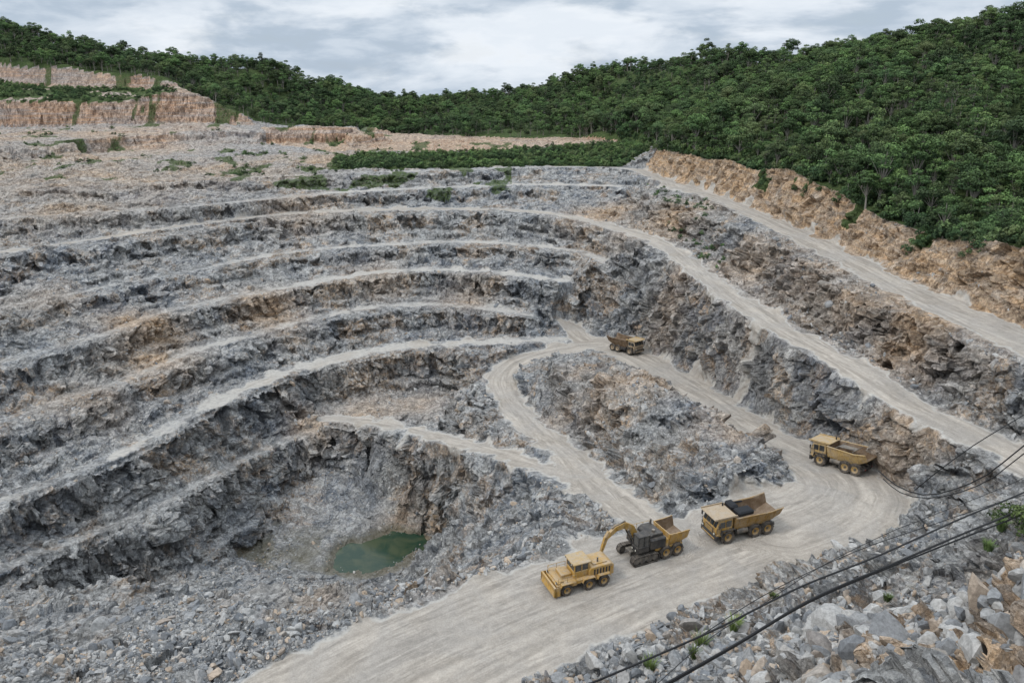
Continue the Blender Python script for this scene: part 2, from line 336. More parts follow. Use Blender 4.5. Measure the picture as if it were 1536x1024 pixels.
crk[sel]=np.minimum(sst(0,.10,c1),sst(0,.10,c2))*.6+.4*sst(0,.12,c3)
PTS=PTS+nrm*disp[...,None]*np.array([1,1,.8])
rutn=fbm2(X/7,Y/7,3,63)
fine=.05*fbm2(X*1.6,Y*1.6,3,55)+.03*np.sin(ac*2.6+fbm2(al/12,ac/3,2,61)*5)*flat*(roadm>.8)*sst(-.1,.3,rutn)+.10*fbm2(X/2.3,Y/2.3,3,57)*(1-.5*flat)
PTS[...,2]+=fine
print("terrain pts",PTS.shape,time.time()-T0)
idx=np.arange(NR*NC).reshape(NR,NC)
quads=np.stack([idx[:-1,:-1],idx[:-1,1:],idx[1:,1:],idx[1:,:-1]],-1).reshape(-1,4)
flatP=PTS.reshape(-1,3).astype(np.float32)
maskA=np.stack([roadm,veg,och,blk],-1).reshape(-1,4).astype(np.float32)
ruvA=np.stack([ac,al,crk],-1).reshape(-1,3).astype(np.float32)
def meshobj(name,verts,faces,mat,smooth=None,attrs=None):
    me=bpy.data.meshes.new(name);n=len(verts);m,k=faces.shape
    me.vertices.add(n);me.vertices.foreach_set('co',verts.astype(np.float32).ravel())
    me.loops.add(m*k);me.loops.foreach_set('vertex_index',faces.astype(np.int32).ravel())
    me.polygons.add(m);me.polygons.foreach_set('loop_start',np.arange(0,m*k,k,dtype=np.int32))
    try: me.polygons.foreach_set('loop_total',np.full(m,k,np.int32))
    except Exception: pass
    if smooth is not None: me.polygons.foreach_set('use_smooth',smooth)
    else: me.polygons.foreach_set('use_smooth',np.zeros(m,bool))
    if attrs:
        for an,(ty,arr,key) in attrs.items():
            a=me.attributes.new(an,ty,'POINT');a.data.foreach_set(key,arr.ravel())
    me.update(calc_edges=True);me.validate()
    if mat: me.materials.append(mat)
    return me
def sub(name,fs,mat,smooth,kind='structure'):
    u,inv=np.unique(fs.ravel(),return_inverse=True)
    me=meshobj(name,flatP[u],inv.reshape(-1,4),mat,np.full(len(fs),smooth),{'mask':('FLOAT_COLOR',maskA[u],'color'),'ruv':('FLOAT_VECTOR',ruvA[u],'vector')})
    o=bpy.data.objects.new(name,me);COL.objects.link(o);o["kind"]=kind;return o
# ---------------------------------------------------------------- node helpers
class NT:
    def __init__(s,name):
        s.m=bpy.data.materials.new(name);s.m.use_nodes=True;s.t=s.m.node_tree;s.t.nodes.clear()
        s.out=s.n('ShaderNodeOutputMaterial');s.b=s.n('ShaderNodeBsdfPrincipled');s.l(s.b.outputs[0],s.out.inputs[0])
    def n(s,ty,**kw):
        nd=s.t.nodes.new(ty)
        for k,v in kw.items(): setattr(nd,k,v)
        return nd
    def l(s,a,b): s.t.links.new(a,b)
    def val(s,sock,v):
        if hasattr(v,'links') or isinstance(v,bpy.types.NodeSocket): s.l(v,sock)
        else: sock.default_value=v
    def math(s,op,a,b=0.0,clamp=False):
        nd=s.n('ShaderNodeMath',operation=op);nd.use_clamp=clamp;s.val(nd.inputs[0],a);s.val(nd.inputs[1],b);return nd.outputs[0]
    def noise(s,vec,scale,detail=4,rough=.55,dist=0.0):
        nd=s.n('ShaderNodeTexNoise');s.val(nd.inputs['Vector'],vec);nd.inputs['Scale'].default_value=scale;nd.inputs['Detail'].default_value=detail;nd.inputs['Roughness'].default_value=rough;nd.inputs['Distortion'].default_value=dist
        return nd.outputs['Fac']
    def ramp(s,f,a,b,lo=0.0,hi=1.0):
        nd=s.n('ShaderNodeMapRange',interpolation_type='SMOOTHSTEP');s.val(nd.inputs[0],f);nd.inputs[1].default_value=a;nd.inputs[2].default_value=b;nd.inputs[3].default_value=lo;nd.inputs[4].default_value=hi;return nd.outputs[0]
    def mix(s,f,a,b,bt='MIX'):
        nd=s.n('ShaderNodeMix',data_type='RGBA',blend_type=bt);s.val(nd.inputs[0],f)
        for i,v in ((6,a),(7,b)):
            if isinstance(v,tuple): v=v+(1,) if len(v)==3 else v
            s.val(nd.inputs[i],v)
        return nd.outputs[2]
    def vmul(s,v,sc):
        nd=s.n('ShaderNodeVectorMath',operation='MULTIPLY');s.val(nd.inputs[0],v);nd.inputs[1].default_value=sc;return nd.outputs[0]
    def scale(s,c,f):
        nd=s.n('ShaderNodeVectorMath',operation='SCALE');s.val(nd.inputs[0],c);s.val(nd.inputs[3],f);return nd.outputs[0]
def ground_mat(name):
    s=NT(name);geo=s.n('ShaderNodeNewGeometry');pos=geo.outputs['Position']
    at=s.n('ShaderNodeAttribute',attribute_name='mask');sep=s.n('ShaderNodeSeparateColor');s.l(at.outputs['Color'],sep.inputs[0])
    road,vegm,ochm,blk=sep.outputs[0],sep.outputs[1],sep.outputs[2],at.outputs['Alpha']
    rv=s.n('ShaderNodeAttribute',attribute_name='ruv');sx=s.n('ShaderNodeSeparateXYZ');s.l(rv.outputs['Vector'],sx.inputs[0])
    nz=s.n('ShaderNodeSeparateXYZ');s.l(geo.outputs['Normal'],nz.inputs[0]);up=nz.outputs[2]
    pz=s.n('ShaderNodeSeparateXYZ');s.l(pos,pz.inputs[0])
    big=s.noise(pos,.045,4,.65);mid=s.noise(pos,.22,5,.65,.4);fin=s.noise(pos,1.6,6,.75);vf=s.noise(pos,7,4,.75)
    streak=s.noise(s.vmul(pos,(1,1,.22)),.9,5,.7,.3)
    c=s.mix(s.ramp(big,.38,.6),(.15,.17,.198),(.31,.303,.29))
    c=s.mix(s.ramp(blk,.3,.8,0,.85),c,(.46,.45,.425))
    c=s.mix(s.ramp(mid,.38,.66,0,.5),c,(.19,.202,.215))
    c=s.mix(s.ramp(streak,.49,.64,0,.65),c,(.10,.106,.118))
    warm=s.math('MULTIPLY',s.ramp(s.noise(pos,.09,6,.72,.7),.48,.62),.8)
    rb=s.math('FRACT',s.math('MULTIPLY',blk,13.7));warm=s.math('MULTIPLY',warm,s.ramp(rb,.1,.7,.25,1))
    oc=s.math('MAXIMUM',warm,s.math('MULTIPLY',ochm,s.ramp(mid,.15,.5,.55,1)))
    strata=s.noise(s.vmul(pos,(.12,.12,1.3)),1.0,4,.6,.3)
    ocol=s.mix(s.ramp(fin,.3,.7),(.32,.21,.13),(.52,.395,.27))
    ocol=s.mix(s.ramp(strata,.42,.6,0,.75),ocol,(.53,.34,.18))
    ocol=s.mix(s.ramp(s.noise(pos,.35,5,.7),.5,.65,0,.45),ocol,(.40,.375,.34))
    farp=s.ramp(pz.outputs[1],235,330);st2=s.noise(s.vmul(pos,(.03,.03,1.0)),.9,3,.6,.2)
    ocol=s.mix(s.math('MULTIPLY',farp,.75),ocol,s.mix(s.ramp(st2,.4,.58),(.40,.32,.285),(.44,.26,.16)))
    c=s.mix(s.math('MULTIPLY',oc,.85),c,ocol)
    dust=s.mix(s.ramp(fin,.3,.7),(.25,.25,.247),(.41,.398,.378))
    dust=s.mix(s.math('MULTIPLY',ochm,.75),dust,(.46,.34,.235))
    fl=s.math('MULTIPLY',s.ramp(up,.74,.975),s.ramp(s.noise(pos,.4,5,.65),.3,.6,.2,.92))
    c=s.mix(fl,c,dust)
    v1=s.n('ShaderNodeTexVoronoi',feature='F1');s.l(pos,v1.inputs['Vector']);v1.inputs['Scale'].default_value=3.4
    sc=s.n('ShaderNodeSeparateColor');s.l(v1.outputs['Color'],sc.inputs[0])
    v4=s.n('ShaderNodeTexVoronoi',feature='F1');s.l(s.vmul(pos,(1,1,.6)),v4.inputs['Vector']);v4.inputs['Scale'].default_value=.95
    sc4=s.n('ShaderNodeSeparateColor');s.l(v4.outputs['Color'],sc4.inputs[0])
    c=s.scale(c,s.math('MULTIPLY',s.ramp(sc.outputs[0],0,1,.74,1.28),s.ramp(vf,.3,.72,.7,1.28)))
    c=s.scale(c,s.ramp(sc4.outputs[1],0,1,.76,1.22))
    c=s.scale(c,s.ramp(sx.outputs[2],0,.8,.7,1.0))
    cmb=s.n('ShaderNodeCombineXYZ');s.l(sx.outputs[0],cmb.inputs[0]);s.l(s.math('MULTIPLY',sx.outputs[1],.09),cmb.inputs[1])
    trk=s.noise(cmb.outputs[0],.7,6,.58,1.4);pat=s.noise(pos,.13,5,.65,.5);trk2=s.noise(cmb.outputs[0],2.6,4,.5,1.0);pm=s.noise(pos,.3,4,.6)
    rc=s.mix(s.ramp(trk,.34,.66),(.29,.258,.22),(.46,.412,.355))
    rc=s.mix(s.ramp(pat,.36,.66,0,.75),rc,(.34,.315,.285))
    rc=s.scale(rc,s.ramp(vf,.25,.75,.84,1.12))
    tl=s.mix(s.ramp(pm,.42,.58),(1,1,1),s.mix(s.ramp(trk2,.35,.65),(.84,.84,.84),(1.1,1.1,1.1)))
    rc=s.mix(1.0,rc,tl,'MULTIPLY')
    rc=s.scale(rc,s.ramp(fin,.3,.7,.88,1.09))
    bench=s.mix(s.ramp(fin,.3,.7),(.33,.312,.286),(.47,.445,.405))
    rc=s.mix(s.ramp(road,.66,.9),bench,rc)
    rm=s.math('ADD',road,s.math('MULTIPLY',s.math('SUBTRACT',fin,.5),1.0))
    c=s.mix(s.math('MULTIPLY',s.ramp(rm,.2,.66),s.ramp(road,0,.5,0,1)),c,rc)
    wet=s.math('MULTIPLY',s.ramp(pz.outputs[2],-69.0,-69.9),1.0)
    c=s.mix(s.math('MULTIPLY',wet,.7),c,(.13,.115,.07))
    gcol=s.mix(s.ramp(fin,.3,.7),(.035,.058,.022),(.10,.135,.05))
    vv=s.math('ADD',vegm,s.math('MULTIPLY',s.math('SUBTRACT',fin,.5),.7))
    c=s.mix(s.ramp(vv,.4,.65),c,gcol)
    s.l(c,s.b.inputs['Base Color']);s.b.inputs['Roughness'].default_value=.95;s.b.inputs['Specular IOR Level'].default_value=.15
    h=s.math('ADD',s.math('MULTIPLY',fin,.9),s.math('MULTIPLY',vf,.35))
    h=s.math('ADD',h,s.math('MULTIPLY',sc.outputs[1],.16))
    bs=s.ramp(road,.1,.8,.9,.3)
    bp=s.n('ShaderNodeBump');s.l(bs,bp.inputs['Strength']);bp.inputs['Distance'].default_value=.55;s.l(h,bp.inputs['Height']);s.l(bp.outputs[0],s.b.inputs['Normal'])
    return s.m
gm=ground_mat("quarry_rock")
fv=maskA[quads].mean(1);fy=flatP[quads[:,0],1]
isveg=(~inpoly(flatP[quads[:,0],0],fy,QUARRY))&(fy>30)
isroad=(fv[:,0]>.5)&~isveg
g1=sub("ground",quads[~isveg&~isroad],gm,False)
g2=sub("road",quads[isroad],gm,True)
g3=sub("hill",quads[isveg],gm,True)
g1["label"]="stepped grey rock benches and rubble of an open quarry";g2["label"]="pale dusty haul roads cut into the rock";g3["label"]="hillside under dense green forest"
print("terrain built",time.time()-T0)
def simple(name,col,rough=.6,metal=0,dirt=0.0,dcol=(.38,.325,.26),sc=1.5,spec=.4):
    s=NT(name);tc=s.n('ShaderNodeTexCoord');o=tc.outputs['Object'];geo=s.n('ShaderNodeNewGeometry')
    n=s.noise(o,sc,6,.7);n2=s.noise(o,sc*7,4,.7);n3=s.noise(s.vmul(o,(3,3,.5)),1.6,5,.7)
    c=s.mix(s.ramp(n2,.3,.75,0,.5),col,tuple(x*.5 for x in col))
    if dirt>0:
        c=s.mix(s.ramp(n3,.5,.64,0,.9*dirt),c,(.10,.065,.04))
        nz=s.n('ShaderNodeSeparateXYZ');s.l(geo.outputs['Normal'],nz.inputs[0])
        f=s.math('ADD',s.ramp(n,.4,.66,0,dirt),s.math('MULTIPLY',s.ramp(nz.outputs[2],.3,1),dirt*.5),True)
        c=s.mix(f,c,dcol)
    s.l(c,s.b.inputs['Base Color']);s.b.inputs['Roughness'].default_value=rough;s.b.inputs['Metallic'].default_value=metal;s.b.inputs['Specular IOR Level'].default_value=spec
    return s.m
MY=simple("yellow_paint",(.50,.29,.06),.55,0,.5);MY2=simple("pale_yellow_paint",(.48,.32,.12),.6,0,.55)
MB=simple("black_paint",(.018,.019,.022),.5,0,.15);MR=simple("rubber",(.025,.024,.023),.9,0,.6,(.2,.17,.14))
MG=simple("window_glass",(.02,.026,.03),.12,0,.12,spec=.8);MT=simple("rusty_steel",(.13,.08,.042),.8,0,.45,(.26,.20,.145))
MS=simple("worn_steel",(.10,.095,.09),.6,.3,.5);ML=simple("lamp_lens",(.75,.72,.62),.2,0,.2);MTAN=simple("tan_panel",(.42,.31,.19),.7,0,.5)
MC=simple("cable_rubber",(.012,.012,.013),.6,0,0);MRED=simple("red_lens",(.35,.02,.015),.3);MBR=simple("brown_paint",(.34,.20,.055),.7,0,.5);MBK2=simple("black_canvas",(.012,.013,.016),.7,0,0)
# ---------------------------------------------------------------- part builder
class Part:
    def __init__(s,name,*mats): s.name=name;s.bm=bmesh.new();s.mats=list(mats)
    def _m(s,fs,mi):
        for f in fs: f.material_index=mi
    def box(s,x0,x1,y0,y1,z0,z1,mi=0,bev=.03,M=None):
        r=bmesh.ops.create_cube(s.bm,size=1);vs=r['verts']
        for v in vs: v.co=Vector(((x0+x1)/2+v.co.x*(x1-x0),(y0+y1)/2+v.co.y*(y1-y0),(z0+z1)/2+v.co.z*(z1-z0)))
        if M:
            for v in vs: v.co=M@v.co
        fs=list({f for v in vs for f in v.link_faces});s._m(fs,mi)
        if bev: bmesh.ops.bevel(s.bm,geom=list({e for f in fs for e in f.edges}),offset=min(bev,.3*min(x1-x0,y1-y0,z1-z0)),segments=1,affect='EDGES',material=-1)
    def prism(s,prof,y0,y1,mi=0,bev=.04):
        a=[s.bm.verts.new((p[0],y0,p[1])) for p in prof];b=[s.bm.verts.new((p[0],y1,p[1])) for p in prof]
        n=len(prof);fs=[s.bm.faces.new(a),s.bm.faces.new(b[::-1])]
        for i in range(n): fs.append(s.bm.faces.new((a[i],b[i],b[(i+1)%n],a[(i+1)%n])))
        s._m(fs,mi)
        bmesh.ops.recalc_face_normals(s.bm,faces=fs)
        if bev: bmesh.ops.bevel(s.bm,geom=list({e for f in fs for e in f.edges}),offset=bev,segments=1,affect='EDGES',material=-1)
    def cyl(s,p0,p1,r0,r1=None,mi=0,seg=14):
        p0=Vector(p0);p1=Vector(p1);r1=r0 if r1 is None else r1;d=p1-p0
        M=Matrix.Translation((p0+p1)/2)@d.to_track_quat('Z','Y').to_matrix().to_4x4()
        r=bmesh.ops.create_cone(s.bm,cap_ends=True,segments=seg,radius1=r0,radius2=r1,depth=d.length,matrix=M)
        s._m({f for v in r['verts'] for f in v.link_faces},mi)
    def lathe(s,prof,mi=0,seg=24):
        rings=[]
        for r,y in prof: rings.append([s.bm.verts.new((r*math.cos(2*math.pi*k/seg),y,r*math.sin(2*math.pi*k/seg))) for k in range(seg)])
        fs=[]
        for a,b in zip(rings,rings[1:]):
            for k in range(seg): fs.append(s.bm.faces.new((a[k],a[(k+1)%seg],b[(k+1)%seg],b[k])))
        s._m(fs,mi)
    def tray(s,st,th=.1,mo=0,mi=1):
        O=[];I=[]
        for k,(x,wb,wt,zf,zt) in enumerate(st):
            O.append([s.bm.verts.new(q) for q in ((x,-wt,zt),(x,-wb,zf),(x,wb,zf),(x,wt,zt))])
            xi=x-th if k==0 else x
            I.append([s.bm.verts.new(q) for q in ((xi,-(wt-th),zt),(xi,-(wb-th),zf+th),(xi,wb-th,zf+th),(xi,wt-th,zt))])
        N=s.bm.faces.new
        for k in range(len(st)-1):
            for j in range(3):
                N((O[k][j],O[k][j+1],O[k+1][j+1],O[k+1][j])).material_index=mo
                N((I[k][j],I[k+1][j],I[k+1][j+1],I[k][j+1])).material_index=mi
            N((O[k][0],O[k+1][0],I[k+1][0],I[k][0])).material_index=mo
            N((O[k][3],I[k][3],I[k+1][3],O[k+1][3])).material_index=mo
        N(O[0]).material_index=mo;N(I[0]).material_index=mi;N((O[0][0],I[0][0],I[0][3],O[0][3])).material_index=mo
        for j in range(3): N((O[-1][j],O[-1][j+1],I[-1][j+1],I[-1][j])).material_index=mo
    def done(s,parent=None,name=None,loc=None):
        bmesh.ops.recalc_face_normals(s.bm,faces=s.bm.faces[:])
        me=bpy.data.meshes.new(s.name);s.bm.to_mesh(me);s.bm.free()
        for m in s.mats: me.materials.append(m)
        o=bpy.data.objects.new(s.name,me);COL.objects.link(o)
        if parent: o.parent=parent
        if loc: o.location=loc
        return o
def empty(name,label,cat,group=None):
    e=bpy.data.objects.new(name,None);e.empty_display_size=.5;COL.objects.link(e);e["label"]=label;e["category"]=cat
    if group: e["group"]=group
    return e
WM_={}
def wheel(par,x,y,r,w,rimmat):
    key=(r,w,rimmat.name)
    if key not in WM_:
        p=Part("wheel",MS);p.cyl((0,-w*.3,0),(0,w*.3,0),r*.2,seg=12);h=p.done();
        p=Part("tyre",MR);p.lathe([(r*.56,-w*.42),(r*.62,-w*.5),(r*.9,-w*.5),(r*.97,-w*.38),(r*.97,w*.38),(r*.9,w*.5),(r*.62,w*.5),(r*.56,w*.42),(r*.56,-w*.42)],0,28)
        for k in range(22):
            a=2*math.pi*k/22;M=Matrix.Rotation(a,4,'Y')
            sgn=1 if k%2 else -1
            p.box(-r*.06,r*.06,min(0,sgn*w*.5),max(0,sgn*w*.5),r*.93,r*1.01,0,0,M)
        t=p.done()
        p=Part("rim",rimmat);p.lathe([(r*.57,-w*.40),(r*.57,w*.40),(r*.5,w*.42),(r*.44,w*.22),(r*.2,w*.18),(r*.2,-w*.18),(r*.44,-w*.22),(r*.5,-w*.42),(r*.57,-w*.40)],0,24)
        for k in range(8):
            a=2*math.pi*k/8;p.cyl((r*.32*math.cos(a),-w*.24,r*.32*math.sin(a)),(r*.32*math.cos(a),w*.24,r*.32*math.sin(a)),r*.03,seg=6)
        m=p.done();WM_[key]=(h.data,t.data,m.data)
        for o in (h,t,m): bpy.data.objects.remove(o)
    d=WM_[key];h=bpy.data.objects.new("wheel",d[0]);COL.objects.link(h);h.parent=par;h.location=(x,y,r)
    for nm,me in (("tyre",d[1]),("rim",d[2])):
        o=bpy.data.objects.new(nm,me);COL.objects.link(o);o.parent=h
def lights(par,x,ys,z,mat=None,nm="headlight",r=.13):
    for y in ys:
        p=Part(nm,MB,mat or ML);s=1 if x>0 else -1
        p.cyl((x-.06*s,y,z),(x+.04*s,y,z),r*1.15,mi=0);p.cyl((x+.03*s,y,z),(x+.06*s,y,z),r*.92,mi=1);p.done(par)
def place(e,u,v,heading,dz=0.0,sc=1.0):
    g=ground_at(u,v);hx,hy=math.cos(heading),math.sin(heading)
    def H1(x,y): return float(Hh(x,y))
    L=2.6;W=1.2
    sl=(H1(g.x+hx*L,g.y+hy*L)-H1(g.x-hx*L,g.y-hy*L))/(2*L);sr=(H1(g.x-hy*W,g.y+hx*W)-H1(g.x+hy*W,g.y-hx*W))/(2*W)
    fx=Vector((hx,hy,sl)).normalized();lf=Vector((-hy,hx,sr));n=fx.cross(lf).normalized();lf=n.cross(fx)
    M=Matrix((fx,lf,n)).transposed().to_4x4();zc=max(H1(g.x,g.y),.5*(H1(g.x+hx*L,g.y+hy*L)+H1(g.x-hx*L,g.y-hy*L)))
    e.matrix_world=Matrix.Translation((g.x,g.y,zc+dz))@M@Matrix.Scale(sc,4);return e
def ladder(par,x,y,z0,z1,mat):
    p=Part("ladder",mat)
    for dx in (-.2,.2): p.cyl((x+dx,y,z0),(x+dx,y,z1),.03,seg=6)
    for k in range(5): zz=z0+(z1-z0)*(k+.5)/5;p.cyl((x-.2,y,zz),(x+.2,y,zz),.025,seg=6)
    p.done(par)
def glasspane(p,x0,x1,y,z0,z1):
    s=1 if y>0 else -1
    p.box(x0,x1,min(y,y+.03*s),max(y,y+.03*s),z0,z1,0,.01)
def dump_truck(label,paint,bodyout,bodyin,canopy,load=None,roll=False,rear_wide=1.75,rails=False,short=0.0):
    e=empty("dump_truck",label,"dump truck","trucks and machines on the haul road")
    k_=1-short
    p=Part("chassis",MS,MB,paint)
    for y in (-.5,.5): p.box(-3.7*k_,3.6,y-.1,y+.1,.85,1.15)
    for x in (2.6,-1.0*k_,-2.6*k_): p.cyl((x,-1.2,.78),(x,1.2,.78),.16)
    p.box(-.1,1.4,-1.5,-.75,.75,1.35,1);p.cyl((-.1,1.15,1.05),(1.3,1.15,1.05),.33,mi=0)
    for x in (-3.3*k_,-1.8*k_,.2,1.6): p.box(x-.12,x+.12,-.5,.5,.9,1.1,1)
    p.cyl((.9,0,1.0),(-.8,0,1.55),.14,mi=0);p.box(-3.9*k_,-3.6*k_,-1.2,1.2,.75,1.0,1)
    p.done(e)
    p=Part("bumper",MB,paint);p.box(3.75,4.15,-1.5,1.5,.55,1.15,0,.06);p.box(4.1,4.17,-1.2,1.2,.7,.85,1,.01)
    for y in (-1.1,1.1): p.box(3.5,3.9,y-.15,y+.15,.7,1.0,0)
    p.done(e)
    p=Part("cab",paint,MB)
    p.prism([(1.95,1.15),(4.0,1.15),(4.05,2.0),(3.75,3.0),(1.95,3.05)],-1.35,1.35,0,.06)
    p.box(3.2,4.02,-1.42,1.42,1.0,1.3,0);p.box(4.03,4.1,-.75,.75,1.25,1.85,1,.02)
    for k in range(4): p.box(4.09,4.13,-.7,.7,1.3+k*.14,1.36+k*.14,0,0)
    for y in (-1,1):
        p.box(2.0,3.25,min(y*1.35,y*1.55),max(y*1.35,y*1.55),1.45,1.6,0);p.box(1.9,3.4,min(y*1.05,y*1.5),max(y*1.05,y*1.5),1.02,1.15,1)
        for x in (3.5,4.05): p.cyl((x,y*1.45,1.3),(x,y*1.45,2.1),.03,mi=1,seg=6)
        p.cyl((3.5,y*1.45,2.1),(4.05,y*1.45,2.1),.03,mi=1,seg=6)
    p.cyl((1.8,-1.0,1.6),(1.8,-1.0,3.6),.09,mi=1);p.done(e)
    p=Part("windscreen",MG)
    M=Matrix.Translation((3.92,0,2.5))@Matrix.Rotation(-math.radians(17),4,'Y')
    for a,b in ((-.66,-.04),(.04,.66),(-1.22,-.74),(.74,1.22)): p.box(-.02,.03,a,b,-.4,.4,0,.01,M)
    p.done(e)
    for y in (-1.36,1.36):
        p=Part("side_window",MG);glasspane(p,2.15,2.85,y,2.05,2.8);glasspane(p,2.95,3.6,y,2.05,2.75);p.done(e)
        s=1 if y>0 else -1
        p=Part("door",paint,MB);p.box(2.1,3.2,min(y,y+.04*s),max(y,y+.04*s),1.3,2.0,0,.01);p.box(2.2,2.45,min(y+.04*s,y+.08*s),max(y+.04*s,y+.08*s),1.82,1.87,1,.01);p.done(e)
        p=Part("mirror",MB);p.cyl((3.7,y,2.6),(3.95,y*1.25,2.6),.03,seg=6);p.box(3.9,3.98,y*1.25-.12,y*1.25+.12,2.2,2.7,0,.02);p.done(e)
    lights(e,4.12,(-1.1,1.1),1.35)
    p=Part("canopy",canopy,MS);p.box(1.5,4.35,-1.5,1.5,3.12,3.22,0,.03);p.box(1.5,4.35,-1.5,-1.4,3.22,3.36,0,.01);p.box(1.5,4.35,1.4,1.5,3.22,3.36,0,.01)
    for x in (2.1,3.9):
        for y in (-1.2,1.2): p.cyl((x,y,2.9),(x,y,3.15),.05,mi=1,seg=6)
    p.done(e)
    p=Part("dump_body",bodyout,bodyin,MS)
    p.tray([(1.75,1.25,1.6,1.45,3.0),(-2.6*k_,1.25,rear_wide-.05,1.35,2.95),(-4.4*k_,1.3,rear_wide,2.15,3.2)],.1,0,1)
    for k in range(5):
        x=1.2-k*1.15*k_;f=0 if x>-2.6*k_ else (-2.6*k_-x)/(1.8*k_)
        for y in (-1,1):
            zb=1.4+.75*f;a=(x,y*1.27,zb);b=(x,y*(1.6+(rear_wide-1.63)*max(0,min(1,(1.75-x)/4.35))),2.95+.15*f);p.cyl(a,b,.075,mi=0,seg=4)
    for y in (-1,1):
        p.cyl((1.75,y*1.62,3.0),(-2.6*k_,y*(rear_wide-.03),2.95),.08,mi=0,seg=6);p.cyl((-2.6*k_,y*(rear_wide-.03),2.95),(-4.4*k_,y*rear_wide,3.2),.08,mi=0,seg=6)
    if rails:
        p.box(-1.6,.6,-.5,.6,2.9,3.02,2,.02);p.cyl((.6,-1.5,3.0),(.6,1.5,3.0),.05,mi=2,seg=6);p.cyl((-1.6,-1.5,3.0),(-1.6,1.5,3.0),.05,mi=2,seg=6)
    p.box(-3.0*k_,1.2,-.75,.75,1.16,1.34,2);p.done(e)
    if roll:
        p=Part("tarpaulin_roll",MBK2);p.box(.35,1.35,-1.45,.1,2.98,3.62,0,.2);p.box(-.7,1.3,.2,1.5,2.98,3.55,0,.14);p.cyl((.35,-1.2,3.2),(-.9,-1.2,3.12),.12,seg=8);p.done(e)
    if load:
        p=Part("rubble_load",load)
        r=bmesh.ops.create_grid(p.bm,x_segments=22,y_segments=12,size=1)
        for v in r['verts']:
            x,y=v.co.x,v.co.y;v.co=Vector((-.9+x*2.5,y*1.25,1.75+.75*(1-x*x)*(1-y*y)+random.uniform(-.08,.1)))
        p.done(e)
    for x in (2.6,-1.0*k_,-2.65*k_):
        for y in (-1.35,1.35): wheel(e,x,y,.82,.66,paint)
    for y in (-1,1):
        p=Part("mudguard",MB);yy=y*1.35
        p.prism([(1.6,1.2),(1.75,1.74),(3.4,1.74),(3.55,1.2),(3.48,1.2),(3.35,1.68),(1.82,1.68),(1.68,1.2)],yy-.32,yy+.32,0,0);p.done(e)
    ladder(e,3.75,-1.5,.6,1.6,MS)
    lights(e,-3.95*k_,(-.9,.9),.9,MRED,"tail_light",.09)
    return e
def ang(dx,dy): return math.atan2(dy,dx)
t2=dump_truck("dusty yellow dump truck with rust-brown raised body and black tarpaulin bundle",MY,MBR,MT,MTAN,None,True)
place(t2,1108,797,ang(-1,-.36),sc=.85)
t3=dump_truck("sandy yellow dump truck with open empty tray on the bend",MY2,MY2,MT,MY2,None,False,2.0,True,.2)
place(t3,1266,702,ang(-.85,1),sc=.88)
t4=dump_truck("small brown and tan dump truck loaded with rubble at the junction",MTAN,MT,MT,MY2,MT,short=.1)
place(t4,938,527,ang(.8,-1),sc=.90)
e=empty("excavator","black-cabbed excavator with yellow boom and yellow rear tray","excavator","trucks and machines on the haul road")
p=Part("undercarriage",MS,MB,MY);p.box(-3.0,2.8,-.5,.5,.7,1.15,0);p.cyl((1.2,0,1.1),(1.2,0,1.4),.95,mi=1,seg=20);p.box(-3.2,.2,-1.25,1.25,1.0,1.3,2)
for x in (-1.0,-2.45): p.cyl((x,-1.2,.72),(x,1.2,.72),.15)
p.done(e)
for y in (-1.3,1.3):
    p=Part("track",MR,MS)
    N=30
    L=1.15;r=.48
    for k in range(N):
        t=k/N*(4*L+2*math.pi*r)
        if t<2*L: q=(-L+t,r*2,0)
        elif t<2*L+math.pi*r: a=(t-2*L)/r;q=(L+r*math.sin(a),r+r*math.cos(a),a)
        elif t<4*L+math.pi*r: q=(L-(t-2*L-math.pi*r),0,math.pi)
        else: a=(t-4*L-math.pi*r)/r;q=(-L-r*math.sin(a),r-r*math.cos(a),math.pi+a)
        M=Matrix.Translation((1.5+q[0],y,q[1]+.04))@Matrix.Rotation(q[2],4,'Y');p.box(-.11,.11,-.3,.3,-.04,.05,0,.01,M)
    for x in (.35,1.1,1.9,2.65): p.cyl((x,y-.2,.52),(x,y+.2,.52),.36,mi=1,seg=16)
    p.box(.4,2.6,y-.18,y+.18,.35,.8,1);p.done(e)
for x in (-1.0,-2.45):
    for y in (-1.3,1.3): wheel(e,x,y,.74,.6,MY)
p=Part("house",MB,MY,MS);p.box(-.9,2.1,-1.45,.35,1.42,2.35,0,.1);p.box(-.9,1.1,.35,1.5,1.42,2.6,0,.1);p.box(-1.25,-.88,-1.5,1.5,1.35,2.35,1,.14)
p.prism([(-.85,2.34),(-.7,2.95),(.5,3.0),(.95,2.7),(1.0,2.34)],-1.2,1.1,0,.06);p.cyl((-.5,-.9,2.9),(-.5,-.9,3.5),.1,mi=2);p.box(-.85,2.05,-1.49,-1.44,1.5,1.66,1,.01)
p.box(1.0,2.0,-1.3,.2,2.36,2.5,2,.03);p.cyl((1.5,-.9,2.5),(1.5,-.9,2.75),.16,mi=2);p.cyl((.2,.6,2.9),(.2,.6,3.25),.18,mi=2)
for k in range(5): p.box(-.7+k*.28,-.55+k*.28,-1.5,-1.44,1.8,2.2,2,.01)
for x in (-.7,.1,.9,2.0): p.cyl((x,-1.4,2.3),(x,-1.4,3.0),.025,mi=1,seg=6)
p.cyl((-.7,-1.4,3.0),(2.0,-1.4,3.0),.025,mi=1,seg=6)
p.done(e)
p=Part("cab",MB);
p.box(1.2,2.7,.5,1.5,1.42,2.1,0,.04);p.box(1.15,2.6,.45,1.52,3.2,3.32,0,.04)
for x in (1.22,2.55):
    for y in (.54,1.45): p.box(x-.05,x+.05,y-.05,y+.05,2.0,3.25,0,.01)
